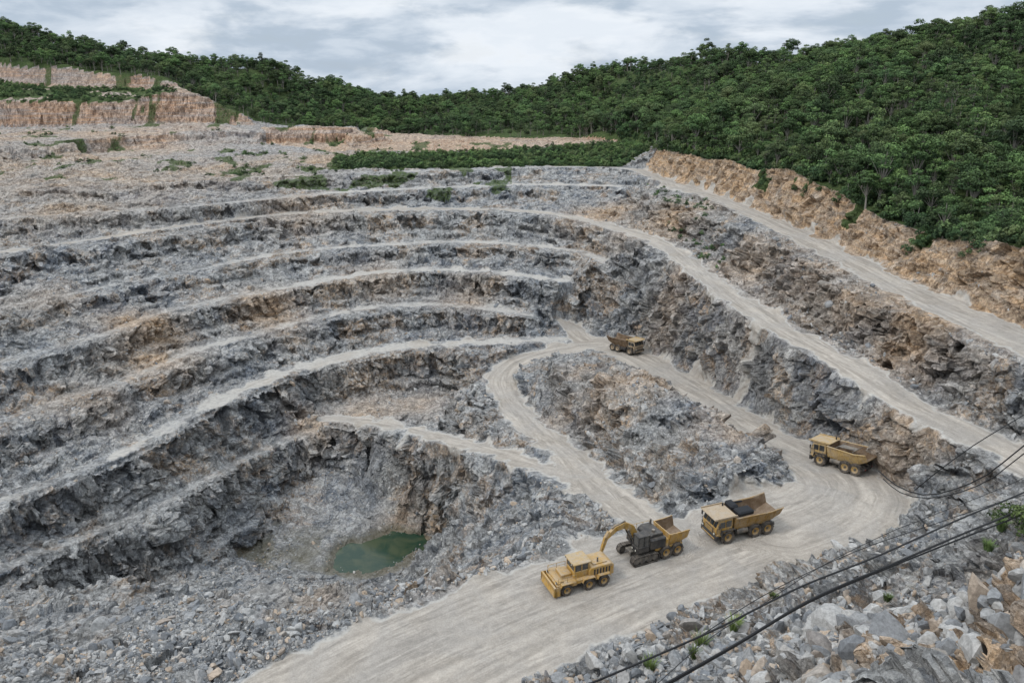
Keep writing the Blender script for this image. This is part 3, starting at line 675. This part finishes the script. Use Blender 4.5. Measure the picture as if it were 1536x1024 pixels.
p.box(1.8,1.88,1.4,1.48,2.0,3.25,0,.01);p.done(e)
p=Part("cab_window",MG);p.box(2.52,2.55,.6,1.4,2.1,3.2,0,.01);p.box(1.9,2.48,1.42,1.45,2.1,3.2,0,.01);p.box(1.28,1.78,1.42,1.45,2.1,3.2,0,.01);p.box(1.28,2.5,.55,.58,2.1,3.2,0,.01);p.done(e)
def arm(p,pts,ws,hs,mi=0):
    for (a,b,w,h0,h1) in [(pts[i],pts[i+1],ws,hs[i],hs[i+1]) for i in range(len(pts)-1)]:
        a=Vector(a);b=Vector(b);d=(b-a).normalized();up=d.cross(Vector((0,1,0))).normalized()
        if up.z<0: up=-up
        vs=[]
        for c,h in ((a-d*.05,h0),(b+d*.05,h1)):
            for sy,su in ((-1,-1),(1,-1),(1,1),(-1,1)): vs.append(p.bm.verts.new(c+Vector((0,sy*w/2,0))+up*su*h/2))
        for f in ((0,1,2,3),(7,6,5,4),(0,4,5,1),(1,5,6,2),(2,6,7,3),(3,7,4,0)): p.bm.faces.new([vs[i] for i in f]).material_index=mi
p=Part("boom",MY,MS);arm(p,[(1.7,-.1,2.1),(2.5,-.1,3.6),(3.4,-.1,4.15),(4.4,-.1,4.0),(5.5,-.1,3.2)],.36,[.55,.7,.66,.5,.36]);p.cyl((2.2,.25,1.9),(3.1,.25,3.7),.09,mi=1);p.cyl((2.2,-.45,1.9),(3.1,-.45,3.7),.09,mi=1);p.cyl((3.3,-.1,4.6),(4.9,-.1,4.1),.08,mi=1);p.done(e)
p=Part("stick",MY,MS);arm(p,[(5.2,-.1,3.75),(5.55,-.1,3.1),(5.9,-.1,2.0),(6.05,-.1,1.4)],.28,[.3,.42,.3,.22]);p.done(e)
p=Part("bucket",MS);
p.prism([(5.9,1.5),(6.35,1.35),(6.45,.8),(6.1,.45),(5.6,.5),(5.5,.65),(5.95,.72),(6.15,.95),(6.05,1.2)],-.6,.4,0,.02)
for k in range(5): p.box(5.3,5.6,-.55+k*.2,-.47+k*.2,.52,.6,0,.01)
p.done(e)
p=Part("dump_body",MY,MT,MS);p.tray([(-1.3,1.2,1.5,1.4,2.75),(-2.7,1.2,1.55,1.35,2.75),(-3.8,1.25,1.6,1.75,2.85)],.1,0,1)
for k in range(4):
    x=-1.5-k*.65
    for y in (-1,1): p.cyl((x,y*1.24,1.45+max(0,-(x+2.7)*.36)),(x,y*1.53,2.72),.07,mi=0,seg=4)
p.done(e);lights(e,2.74,(.7,1.3),1.8,r=.09);lights(e,-3.3,(-.9,.9),1.2,MRED,"tail_light",.09)
place(e,974,831,ang(-1,-.47),sc=.88)
e=empty("motor_scraper","bright yellow wheeled earthmoving machine with low front deck","construction machine","trucks and machines on the haul road")
p=Part("chassis",MY,MS,MB);p.box(-3.7,3.4,-.7,.7,.75,1.2,1)
p.prism([(-3.8,1.1),(-3.8,2.35),(-3.4,2.6),(-.9,2.6),(-.6,2.2),(-.6,1.1)],-1.3,1.3,0,.07)
p.box(-.6,1.0,-1.45,1.45,1.05,1.55,0,.06);p.box(1.0,3.5,-1.5,1.5,.95,1.5,0,.06);p.box(1.2,2.5,-1.1,.5,1.5,2.0,0,.06);p.box(2.5,3.3,-1.3,1.3,1.5,1.62,0,.02)
for k in range(6): p.box(-3.3+k*.38,-3.1+k*.38,-1.33,-1.29,1.6,2.3,2,.01);p.box(-3.3+k*.38,-3.1+k*.38,1.29,1.33,1.6,2.3,2,.01)
p.box(-3.85,-3.8,-.9,.9,1.4,2.2,2,.01);p.cyl((-2.0,.6,2.5),(-2.0,.6,3.3),.1,mi=1)
p.box(-3.1,-1.3,-.9,.9,2.6,2.72,0,.03);p.done(e)
p=Part("cab",MY,MY2);p.box(-.75,1.15,-1.0,1.0,1.5,2.35,0,.05);p.box(-.95,1.35,-1.15,1.15,3.25,3.42,1,.05)
for x in (-.68,.2,1.08):
    for y in (-.94,.94): p.box(x-.06,x+.06,y-.06,y+.06,2.3,3.3,0,.01)
p.done(e)
p=Part("cab_window",MG);p.box(1.08,1.11,-.86,.86,2.36,3.24,0,.01);p.box(-.72,-.69,-.86,.86,2.36,3.24,0,.01)
for y in (-.95,.92):
    p.box(-.6,.12,y,y+.03,2.36,3.24,0,.01);p.box(.28,1.0,y,y+.03,2.36,3.24,0,.01)
p.done(e)
p=Part("front_blade",MY,MS);p.prism([(3.55,.3),(3.75,.22),(4.0,.35),(3.85,.9),(3.95,1.5),(3.75,1.55),(3.6,1.0)],-1.75,1.75,0,.02);p.box(3.3,3.7,-.8,-.5,.6,1.0,1);p.box(3.3,3.7,.5,.8,.6,1.0,1)
for y in (-1.75,1.69): p.box(3.2,4.0,y,y+.06,.3,1.5,0,.02)
p.done(e)
p=Part("handrail",MY)
for y in (-1.4,1.4):
    for x in (1.1,2.2,3.3): p.cyl((x,y,1.5),(x,y,2.35),.03,seg=6)
    p.cyl((1.1,y,2.35),(3.3,y,2.35),.03,seg=6);p.cyl((1.1,y,1.95),(3.3,y,1.95),.025,seg=6)
p.cyl((3.3,-1.4,2.35),(3.3,1.4,2.35),.03,seg=6);p.done(e)
for x in (2.3,-.5,-2.4):
    for y in (-1.4,1.4): wheel(e,x,y,.72,.6,MY)
for y in (-1,1):
    for x in (2.3,-.5,-2.4):
        p=Part("mudguard",MY);yy=y*1.4;p.prism([(x-.9,1.2),(x-.7,1.62),(x+.7,1.62),(x+.9,1.2),(x+.82,1.2),(x+.65,1.54),(x-.65,1.54),(x-.82,1.2)],yy-.33,yy+.33,0,0);p.done(e)
lights(e,3.5,(-1.2,1.2),1.75);lights(e,1.4,(-.8,.8),3.34,r=.08,nm="work_lamp");ladder(e,.6,-1.5,.5,1.5,MY2)
place(e,868,874,ang(-1,-.42),sc=.76)
print("vehicles",time.time()-T0)
# ---------------------------------------------------------------- water
s=NT("pond_water");geo=s.n('ShaderNodeNewGeometry')
c=s.mix(s.ramp(s.noise(geo.outputs['Position'],.25,4,.6,.5),.35,.65),(.02,.045,.028),(.06,.075,.042));s.l(c,s.b.inputs['Base Color']);s.b.inputs['Roughness'].default_value=.13
s.b.inputs['Specular IOR Level'].default_value=.3
bp=s.n('ShaderNodeBump');bp.inputs['Strength'].default_value=.2;bp.inputs['Distance'].default_value=.05;s.l(s.noise(geo.outputs['Position'],3,3),bp.inputs['Height']);s.l(bp.outputs[0],s.b.inputs['Normal'])
wp=[P(u,v,-70.05) for u,v in [(470,864),(478,822),(530,794),(590,779),(650,778),(676,795),(672,832),(612,866),(530,876)]]
wv=densify([w for w in wp]+[wp[0]],1.5);bm=bmesh.new();bm.faces.new([bm.verts.new(q[:3]) for q in wv[:-1]]);me=bpy.data.meshes.new("water");bm.to_mesh(me);bm.free();me.materials.append(s.m)
wo=bpy.data.objects.new("water",me);COL.objects.link(wo);wo["kind"]="structure";wo["label"]="small green pool at the bottom of the pit"
# ---------------------------------------------------------------- instancing helper
def scatter(name,pts,rot,sca,idxs,protos,kind="stuff",label=None):
    pc=bpy.data.collections.new(name+"_source")
    for o in protos: pc.objects.link(o)
    me=bpy.data.meshes.new(name);me.vertices.add(len(pts));me.vertices.foreach_set('co',np.asarray(pts,np.float32).ravel())
    a=me.attributes.new('rot','FLOAT_VECTOR','POINT');a.data.foreach_set('vector',np.asarray(rot,np.float32).ravel())
    a=me.attributes.new('sca','FLOAT_VECTOR','POINT');a.data.foreach_set('vector',np.asarray(sca,np.float32).ravel())
    a=me.attributes.new('vid','INT','POINT');a.data.foreach_set('value',np.asarray(idxs,np.int32))
    ob=bpy.data.objects.new(name,me);COL.objects.link(ob);ob["kind"]=kind
    if label: ob["label"]=label
    ng=bpy.data.node_groups.new(name+"_scatter",'GeometryNodeTree')
    ng.interface.new_socket("Geometry",in_out='INPUT',socket_type='NodeSocketGeometry');ng.interface.new_socket("Geometry",in_out='OUTPUT',socket_type='NodeSocketGeometry')
    gi=ng.nodes.new('NodeGroupInput');go=ng.nodes.new('NodeGroupOutput');ci=ng.nodes.new('GeometryNodeCollectionInfo');ci.inputs['Collection'].default_value=pc
    ci.inputs['Separate Children'].default_value=True;ci.inputs['Reset Children'].default_value=True
    ip=ng.nodes.new('GeometryNodeInstanceOnPoints');ip.inputs['Pick Instance'].default_value=True
    def na(nm,ty):
        n=ng.nodes.new('GeometryNodeInputNamedAttribute');n.data_type=ty;n.inputs['Name'].default_value=nm
        return [o for o in n.outputs if o.enabled and o.name=='Attribute'][0]
    L=ng.links.new
    L(gi.outputs[0],ip.inputs['Points']);L(ci.outputs[0],ip.inputs['Instance']);L(na('rot','FLOAT_VECTOR'),ip.inputs['Rotation']);L(na('sca','FLOAT_VECTOR'),ip.inputs['Scale']);L(na('vid','INT'),ip.inputs['Instance Index']);L(ip.outputs[0],go.inputs[0])
    md=ob.modifiers.new("scatter",'NODES');md.node_group=ng;return ob
# ---------------------------------------------------------------- stones
s=NT("broken_stone");oi=s.n('ShaderNodeObjectInfo');geo=s.n('ShaderNodeNewGeometry')
rnd=oi.outputs['Random'];c=s.mix(s.ramp(rnd,0,1),(.18,.188,.198),(.41,.40,.382));r2=s.math('FRACT',s.math('MULTIPLY',rnd,17.3));c=s.mix(s.ramp(r2,.76,.98,0,.75),c,(.44,.33,.23))
c=s.scale(c,s.ramp(s.noise(geo.outputs['Position'],4,5,.7),.25,.75,.65,1.25));s.l(c,s.b.inputs['Base Color']);s.b.inputs['Roughness'].default_value=.95
s.b.inputs['Specular IOR Level'].default_value=.15
MST=s.m
def stone(seed,sub=3):
    r=np.random.default_rng(seed);bm=bmesh.new();bmesh.ops.create_icosphere(bm,subdivisions=sub,radius=1)
    pl=[(Vector(r.normal(size=3)).normalized(),r.uniform(.28,.6)) for _ in range(9)]
    sc=Vector(r.uniform(.75,1.6,3))
    for v in bm.verts:
        for n,dd in pl:
            k=v.co.dot(n)-dd
            if k>0: v.co-=n*k
        v.co=Vector((v.co.x*sc.x,v.co.y*sc.y,v.co.z*sc.z*.8))*1.25
    me=bpy.data.meshes.new("stone");bm.to_mesh(me);bm.free();me.materials.append(MST);return me
stones=[bpy.data.objects.new("stone_source",stone(i,2)) for i in range(10)]
vx=PTS.reshape(-1,3);rr=Rg.ravel()
prob=(rockm.ravel()>.12)*(nrm[...,2].ravel()>.7)*(veg.ravel()<.4)*(rr>20)*(rr<200)
dens=(.08+sst(-.15,.4,fbm2(vx[:,0]/6,vx[:,1]/6,3,101)))*prob*(.12+np.clip(50/rr,0,1.2)**1.5)
ph=dens/dens.sum();NS=52000
ids=rng.choice(len(vx),NS,replace=False,p=ph)
sz=np.exp(rng.normal(-2.3,.6,NS));sz=np.clip(sz,.04,.5)
sz*=1+.25*(rr[ids]<50)
sz*=1+.7*sst(8,20,vx[ids,0])*(rr[ids]<50)
sc=sz[:,None]*rng.uniform(.7,1.3,(NS,3))
scatter("rubble",vx[ids],rng.uniform(0,6.28,(NS,3)),sc,rng.integers(0,10,NS),stones,label="loose grey and tan broken rock over the benches")
bprob=(rockm.ravel()>.8)*(nrm[...,2].ravel()>.75)*(veg.ravel()<.3)*(rr>27)*(rr<75)*(np.abs(vx[:,0])/np.maximum(vx[:,1],1)<.68)
bprob=bprob*(vx[:,2]>-47)*(1+1.5*(vx[:,0]>12))
bi=rng.choice(len(vx),130,replace=False,p=bprob/bprob.sum())
bm_=[stone(100+i,4) for i in range(6)]
for i in bi:
    o=bpy.data.objects.new("boulder",bm_[random.randrange(6)]);COL.objects.link(o);k=random.uniform(.28,.62)
    o.location=vx[i]+np.array([0,0,k*.1]);o.scale=(k*random.uniform(.8,1.2),k*random.uniform(.8,1.3),k*random.uniform(.7,1));o.rotation_euler=[random.uniform(0,6.28) for _ in range(3)]
    o["label"]="angular grey boulder lying on the rubble slope";o["category"]="boulder";o["group"]="boulders beside the haul road"
# ---------------------------------------------------------------- trees
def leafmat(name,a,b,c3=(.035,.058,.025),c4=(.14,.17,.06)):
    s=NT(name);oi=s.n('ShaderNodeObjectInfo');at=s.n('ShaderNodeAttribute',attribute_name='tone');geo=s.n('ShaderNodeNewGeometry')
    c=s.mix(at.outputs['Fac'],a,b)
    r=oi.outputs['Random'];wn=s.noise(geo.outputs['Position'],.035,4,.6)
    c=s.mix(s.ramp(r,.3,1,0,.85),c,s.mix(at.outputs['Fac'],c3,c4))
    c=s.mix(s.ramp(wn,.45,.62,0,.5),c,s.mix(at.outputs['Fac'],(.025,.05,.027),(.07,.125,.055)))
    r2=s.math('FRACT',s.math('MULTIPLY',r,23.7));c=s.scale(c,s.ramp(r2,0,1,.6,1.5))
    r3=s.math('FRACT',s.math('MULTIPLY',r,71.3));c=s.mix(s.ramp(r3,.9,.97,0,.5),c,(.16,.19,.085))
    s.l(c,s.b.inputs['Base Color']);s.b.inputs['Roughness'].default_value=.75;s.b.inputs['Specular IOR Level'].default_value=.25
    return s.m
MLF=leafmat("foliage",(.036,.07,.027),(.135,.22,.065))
MBK=simple("bark",(.26,.24,.21),.9,0,.1)
def tube(vs,fs,pts,rs_,seg=6):
    base=len(vs)
    for k,(p,r) in enumerate(zip(pts,rs_)):
        p=Vector(p);d=(Vector(pts[min(k+1,len(pts)-1)])-Vector(pts[max(k-1,0)])).normalized();q=d.to_track_quat('Z','Y')
        for j in range(seg):
            a=2*math.pi*j/seg;vs.append(tuple(p+q@Vector((r*math.cos(a),r*math.sin(a),0))))
    for k in range(len(pts)-1):
        for j in range(seg): fs.append((base+k*seg+j,base+k*seg+(j+1)%seg,base+(k+1)*seg+(j+1)%seg,base+(k+1)*seg+j))
def tree_mesh(seed,h=9,R=3.6,nl=9,leaves=1500,ls=.34,trunk=True,low=.34,flatc=1.0):
    r=np.random.default_rng(seed);rd=random.Random(seed)
    vs=[];fs=[]
    lobes=[]
    for k in range(nl):
        a=2.4*k+rd.uniform(-.4,.4);q=rd.uniform(.2,.85)
        zz=h*(low+(.88-low)*rd.uniform(0,1)*(1.05-q*.5));lobes.append((R*q*math.cos(a),R*q*math.sin(a),zz,R*rd.uniform(.24,.46)))
    lobes.append((rd.uniform(-.5,.5),rd.uniform(-.5,.5),h*.86,R*.40))
    lean=(rd.uniform(-.4,.4),rd.uniform(-.4,.4))
    if trunk:
        tube(vs,fs,[(0,0,-.6),(lean[0]*.3,lean[1]*.3,h*.25),(lean[0],lean[1],h*.5),(lean[0]*1.2,lean[1]*1.2,h*.78)],[.22,.16,.11,.04],7)
        for l in lobes[:8]: tube(vs,fs,[(lean[0]*.5,lean[1]*.5,h*.3),(l[0]*.5+lean[0]*.4,l[1]*.5+lean[1]*.4,h*.3+(l[2]-h*.3)*.55),(l[0],l[1],l[2])],[.08,.05,.02],5)
    tv=np.array(vs or [(0,0,0)],float);tf=np.array(fs or np.zeros((0,4)),int)
    C=[];Nn=[];T=[]
    per=leaves//len(lobes)
    for l in lobes:
        d=r.normal(size=(per,3));d/=np.linalg.norm(d,axis=1)[:,None];d[:,2]=np.where(d[:,2]<-.45,-d[:,2],d[:,2])
        rad=l[3]*(r.uniform(.4,1,per)**.4)*(1+.3*np.sin(d[:,0]*5+seed)*np.cos(d[:,1]*6))
        c=np.array(l[:3])+d*rad[:,None]*np.array([1,1,.75*flatc]);C.append(c)
        Nn.append(d+r.normal(size=(per,3))*.55+np.array([0,0,.35]))
        T.append(np.clip((rad/l[3]-.55)*.9*(.35+.65*(d[:,2]>0.1))+.25*(c[:,2]-h*.6)/(h*.35)+r.normal(size=per)*.15+ (l[2]/h-.75)*.5,0,1))  # leaf tone carries painted shade: lobe interiors and undersides darker, upper outer leaves lighter
    C=np.vstack(C);Nn=np.vstack(Nn);T=np.concatenate(T);Nn/=np.linalg.norm(Nn,axis=1)[:,None]
    a=np.cross(Nn,r.normal(size=Nn.shape));a/=np.linalg.norm(a,axis=1)[:,None]+1e-9;b=np.cross(Nn,a)
    sz=ls*r.uniform(.6,1.3,len(C))[:,None]
    q=np.stack([C-a*sz,C-b*sz*.55,C+a*sz,C+b*sz*.55],1).reshape(-1,3)
    lf=np.arange(len(q)).reshape(-1,4);return tv,tf,q,lf,np.repeat(T,4)
def mk(name,v,f,mats,tone=None,mi=None):
    me=meshobj(name,v,f,None,None,{'tone':('FLOAT',(tone if tone is not None else np.zeros(len(v))).astype(np.float32),'value')})
    for m in mats: me.materials.append(m)
    if mi is not None: me.polygons.foreach_set('material_index',mi.astype(np.int32))
    return me
protos=[];pj=[];
specs=[(1,7.2,2.8,12,2700,.18,.34,1),(2,9.0,2.4,11,2300,.17,.5,.8),(3,5.8,2.9,13,2800,.19,.34,1),(4,9.4,3.6,14,3200,.20,.5,.65),(5,6.5,2.2,10,2000,.15,.3,1.2),(6,7.6,3.1,12,2700,.20,.36,1),(7,8.6,2.7,9,1600,.15,.55,.6),(8,5.2,2.4,10,2200,.16,.25,1.1)]
for i,(sd,h,R,nl,lv,ls,lw,fc) in enumerate(specs):
    tv,tf,q,lf,T=tree_mesh(sd,h,R,nl,lv,ls,True,lw,fc)
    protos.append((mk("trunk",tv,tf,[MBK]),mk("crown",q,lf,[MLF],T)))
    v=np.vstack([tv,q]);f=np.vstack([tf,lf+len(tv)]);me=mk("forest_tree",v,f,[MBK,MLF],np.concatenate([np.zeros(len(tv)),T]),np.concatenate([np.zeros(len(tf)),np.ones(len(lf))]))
    pj.append(bpy.data.objects.new("forest_tree_source",me))
sp_=2.85
gx,gy=np.meshgrid(np.arange(-420,420,sp_),np.arange(40,820,sp_));gx=gx+rng.uniform(-.48,.48,gx.shape)*sp_;gy=gy+rng.uniform(-.48,.48,gy.shape)*sp_
gx=gx.ravel();gy=gy.ravel()
m=(~inpoly(gx,gy,QUARRY))&(np.abs(gx)/gy<.86)
m&=~((gx<0)&(gy<340))
ridge=np.interp(gx/gy,[p[0]/p[1] for p in LR+RR],[p[1] for p in LR+RR]);m&=gy<ridge+np.where(np.abs(gx/gy+.12)<.12,160,30)
far=gy>330;m&=~(far&(rng.random(len(gx))<.35))
gx=gx[m];gy=gy[m];gz=Hh(gx,gy)
print("trees",len(gx))
frame=(np.abs(gx/gy)<.70);dist=np.hypot(gx,gy)+(~frame)*1000;order=np.argsort(dist)
patch=fbm2(gx/25,gy/25,3,301)
tsc=rng.uniform(.45,.92,len(gx))*np.where(rng.random(len(gx))<.1,1.4,1)*(1+.45*patch);trot=rng.uniform(0,6.28,len(gx));tid=rng.integers(0,8,len(gx))
near=order[:285];rest=order[285:]
for i in near:
    e=bpy.data.objects.new("forest_tree",None);COL.objects.link(e);e.location=(gx[i],gy[i],gz[i]-.3);e.rotation_euler=(random.uniform(-.06,.06),random.uniform(-.06,.06),trot[i]);e.scale=(tsc[i],tsc[i],tsc[i]*random.uniform(.85,1.1))
    e["label"]="leafy green broadleaf tree in dense hillside forest";e["category"]="tree";e["group"]="trees on the forested hillside"
    for nm,me in zip(("trunk","crown"),protos[tid[i]]):
        o=bpy.data.objects.new(nm,me);COL.objects.link(o);o.parent=e
R3=np.stack([rng.uniform(-.06,.06,len(rest)),rng.uniform(-.06,.06,len(rest)),trot[rest]],1)
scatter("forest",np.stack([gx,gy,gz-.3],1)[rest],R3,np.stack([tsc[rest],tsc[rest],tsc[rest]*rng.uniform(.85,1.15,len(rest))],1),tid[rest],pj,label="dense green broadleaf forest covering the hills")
bush=[]
for i in range(4):
    tv,tf,q,lf,T=tree_mesh(50+i,1.7,1.3,7,420,.15,False,.2);bush.append(bpy.data.objects.new("bush_source",mk("bush",q,lf,[MLF],T)))
bp_=[];
def bushes(poly,n,s0,s1,cond=None):
    xs=[p[0] for p in poly];ys=[p[1] for p in poly];x=rng.uniform(max(min(xs),-330),min(max(xs),250),n*12);y=rng.uniform(min(ys),max(ys),n*12)
    m=inpoly(x,y,poly)
    if cond: m&=cond(x,y)
    x=x[m][:n];y=y[m][:n]
    for a,b,c in zip(x,y,Hh(x,y)): bp_.append((a,b,c-.2,random.uniform(s0,s1)))
bushes(STRIP,1300,.6,1.3)
bushes(STRIP2,500,.6,1.3,lambda x,y:fbm2(x/9,y/9,3,77)>-.25)
bushes(CUT,220,.3,1.1,lambda x,y:(fbm2(x/5,y/5,3,88)>.22)&(RI.samp(NEAR,x,y)>2))
EDGE=[(x,y) for x,y,z in CT]+[(x+5,y+8) for x,y,z in reversed(CT)]
bushes(EDGE,700,.6,1.6)
RE=[P(*q) for q in [(960,285,-31),(1010,350,-33),(1080,400,-33),(1100,370,-32),(1060,310,-30),(1000,290,-30)]];bushes(RE,70,.3,.7)
UG=[(-330,225),(-20,225),(-20,330),(-330,330)];bushes(UG,330,.3,.8,lambda x,y:(fbm2(x/7,y/12,3,99)>.15)&inpoly(x,y,QUARRY))
bp_=np.array(bp_);nb=len(bp_)
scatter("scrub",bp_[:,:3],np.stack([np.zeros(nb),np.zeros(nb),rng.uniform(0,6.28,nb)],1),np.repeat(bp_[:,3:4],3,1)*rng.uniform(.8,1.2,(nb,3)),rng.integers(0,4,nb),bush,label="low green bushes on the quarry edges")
MGR=leafmat("grass_blades",(.07,.11,.03),(.2,.26,.08),(.06,.10,.03),(.2,.25,.08))
def tuft(seed,h,n=140,sp=.5):
    r=np.random.default_rng(seed);V=[];Fc=[]
    for k in range(n):
        a=r.uniform(0,6.28);b=r.uniform(0,.28)*sp*2;c=np.array([b*math.cos(a),b*math.sin(a),0]);hh=h*r.uniform(.4,1);ln=np.array([math.cos(a),math.sin(a),0])*r.uniform(.2,.7)*hh;w=np.array([-math.sin(a),math.cos(a),0])*.028
        i=len(V);V+= [c-w,c+w,c+ln*.4+np.array([0,0,hh*.65])+w*.8,c+ln*.4+np.array([0,0,hh*.65])-w*.8,c+ln+np.array([0,0,hh])+w*.15,c+ln+np.array([0,0,hh])-w*.15]
        Fc+=[(i,i+1,i+2,i+3),(i+3,i+2,i+4,i+5)]
    V=np.array(V);return mk("grass_tuft",V,np.array(Fc),[MGR],np.clip(V[:,2]/h+r.normal(size=len(V))*.1,0,1))
for (u,v,h) in [(1050,978,1.4),(1100,950,1.3),(975,1012,1.2),(1040,990,.9),(1500,800,1.1),(1250,870,.5),(1330,905,.5),(1480,830,.8),(1160,900,.4)]:
    o=bpy.data.objects.new("grass_tuft",tuft(int(u+v),h));COL.objects.link(o);g=ground_at(u,v);g.z+=.25;o.location=g;o["label"]="small green grass tuft growing among loose rocks";o["category"]="grass tuft";o["group"]="plants on the rubble slope"
tv,tf,q,lf,T=tree_mesh(91,2.6,1.8,9,1500,.11,True,.25)
e=bpy.data.objects.new("shrub",None);COL.objects.link(e);e.location=ground_at(1524,810);e["label"]="leafy green shrub on the rocky slope";e["category"]="shrub"
for nm,me in (("trunk",mk("trunk",tv*np.array([.4,.4,1]),tf,[MBK])),("crown",mk("crown",q,lf,[MGR],T))):
    o=bpy.data.objects.new(nm,me);COL.objects.link(o);o.parent=e
# ---------------------------------------------------------------- cables
def cable(pts,r,label):
    w=densify([PY(*q) for q in pts],.8);vs=[];fs=[];tube(vs,fs,[tuple(a[:3]) for a in w],[r]*len(w),7)
    me=meshobj("cable",np.array(vs),np.array(fs),MC,np.ones(len(fs),bool));o=bpy.data.objects.new("cable",me);COL.objects.link(o);o["label"]=label;o["category"]="cable";o["group"]="cables strung over the slope"
lb="thick black cable hanging over the rubble slope"
cable([(1640,690,50),(1536,738,46),(1440,778,42),(1320,832,38),(1200,880,35),(1080,940,32),(960,993,30),(860,1035,28)],.055,lb)
cable([(1640,712,49),(1536,762,45),(1440,802,41),(1340,845,38),(1220,897,35),(1110,962,32),(1000,1024,29),(900,1080,27)],.065,lb)
cable([(1640,722,49),(1536,770,45),(1440,808,41),(1335,850,38),(1215,902,35),(1105,967,32),(995,1030,29),(900,1084,27)],.05,lb)
lb2="thin black cable sagging beside the road"
cable([(1640,560,50),(1536,622,48),(1460,668,48),(1400,712,49),(1372,735,50)],.035,lb2)
cable([(1640,590,50),(1536,668,50),(1480,712,51),(1430,734,52),(1385,742,53),(1345,728,55),(1318,706,57)],.05,lb2)
cable([(1640,600,49),(1536,680,49),(1490,716,50),(1440,738,51),(1390,747,52),(1350,738,54),(1325,718,56)],.04,lb2)
cable([(1640,720,52),(1536,742,48),(1400,786,43),(1280,828,40),(1150,890,37),(1040,960,34)],.025,lb2)
cable([(1640,650,50),(1536,716,47),(1400,772,43),(1330,800,41),(1230,850,38),(1130,915,35),(1060,960,33),(980,1030,30)],.02,lb2)
# ---------------------------------------------------------------- world and sun
EL=math.radians(50);AZ=math.radians(-112)
w=bpy.data.worlds.new("World");scene.world=w;w.use_nodes=True;nt=w.node_tree;nt.nodes.clear()
class WT(NT):
    def __init__(s,t): s.t=t
s=WT(nt);out=s.n('ShaderNodeOutputWorld');bg=s.n('ShaderNodeBackground');s.l(bg.outputs[0],out.inputs[0])
sky=s.n('ShaderNodeTexSky');sky.sky_type='NISHITA';sky.sun_disc=False;sky.sun_elevation=EL;sky.sun_rotation=AZ
tc=s.n('ShaderNodeTexCoord');d=tc.outputs['Generated']
sz_=s.n('ShaderNodeSeparateXYZ');s.l(d,sz_.inputs[0])
dm=s.vmul(d,(3.0,3.0,9.5));n1=s.noise(dm,1.6,8,.55,.2);n2=s.noise(s.vmul(d,(4,4,14)),2.3,7,.58,.2)
cl=s.mix(s.ramp(n1,.43,.59),(4.7,5.6,6.7),(8.6,9.1,9.7));cl=s.mix(s.ramp(n2,.42,.6,0,.55),cl,(7.5,8.2,9.0))
cl=s.scale(cl,s.ramp(sz_.outputs[2],.08,.9,1.0,1.9))
c=s.mix(s.ramp(n2,.3,.5,.9,1),sky.outputs[0],cl)
s.l(c,bg.inputs[0]);bg.inputs[1].default_value=.1
sl=bpy.data.lights.new("sun",'SUN');sl.energy=1.5;sl.angle=math.radians(12);sl.color=(1,.95,.88)
so=bpy.data.objects.new("sun",sl);COL.objects.link(so);dv_=Vector((math.sin(AZ)*math.cos(EL),math.cos(AZ)*math.cos(EL),math.sin(EL)));so.rotation_euler=dv_.to_track_quat('Z','Y').to_euler();so.location=(0,0,80)
scene.view_settings.view_transform='Standard';scene.view_settings.look='None';scene.view_settings.exposure=0
print("done",time.time()-T0)
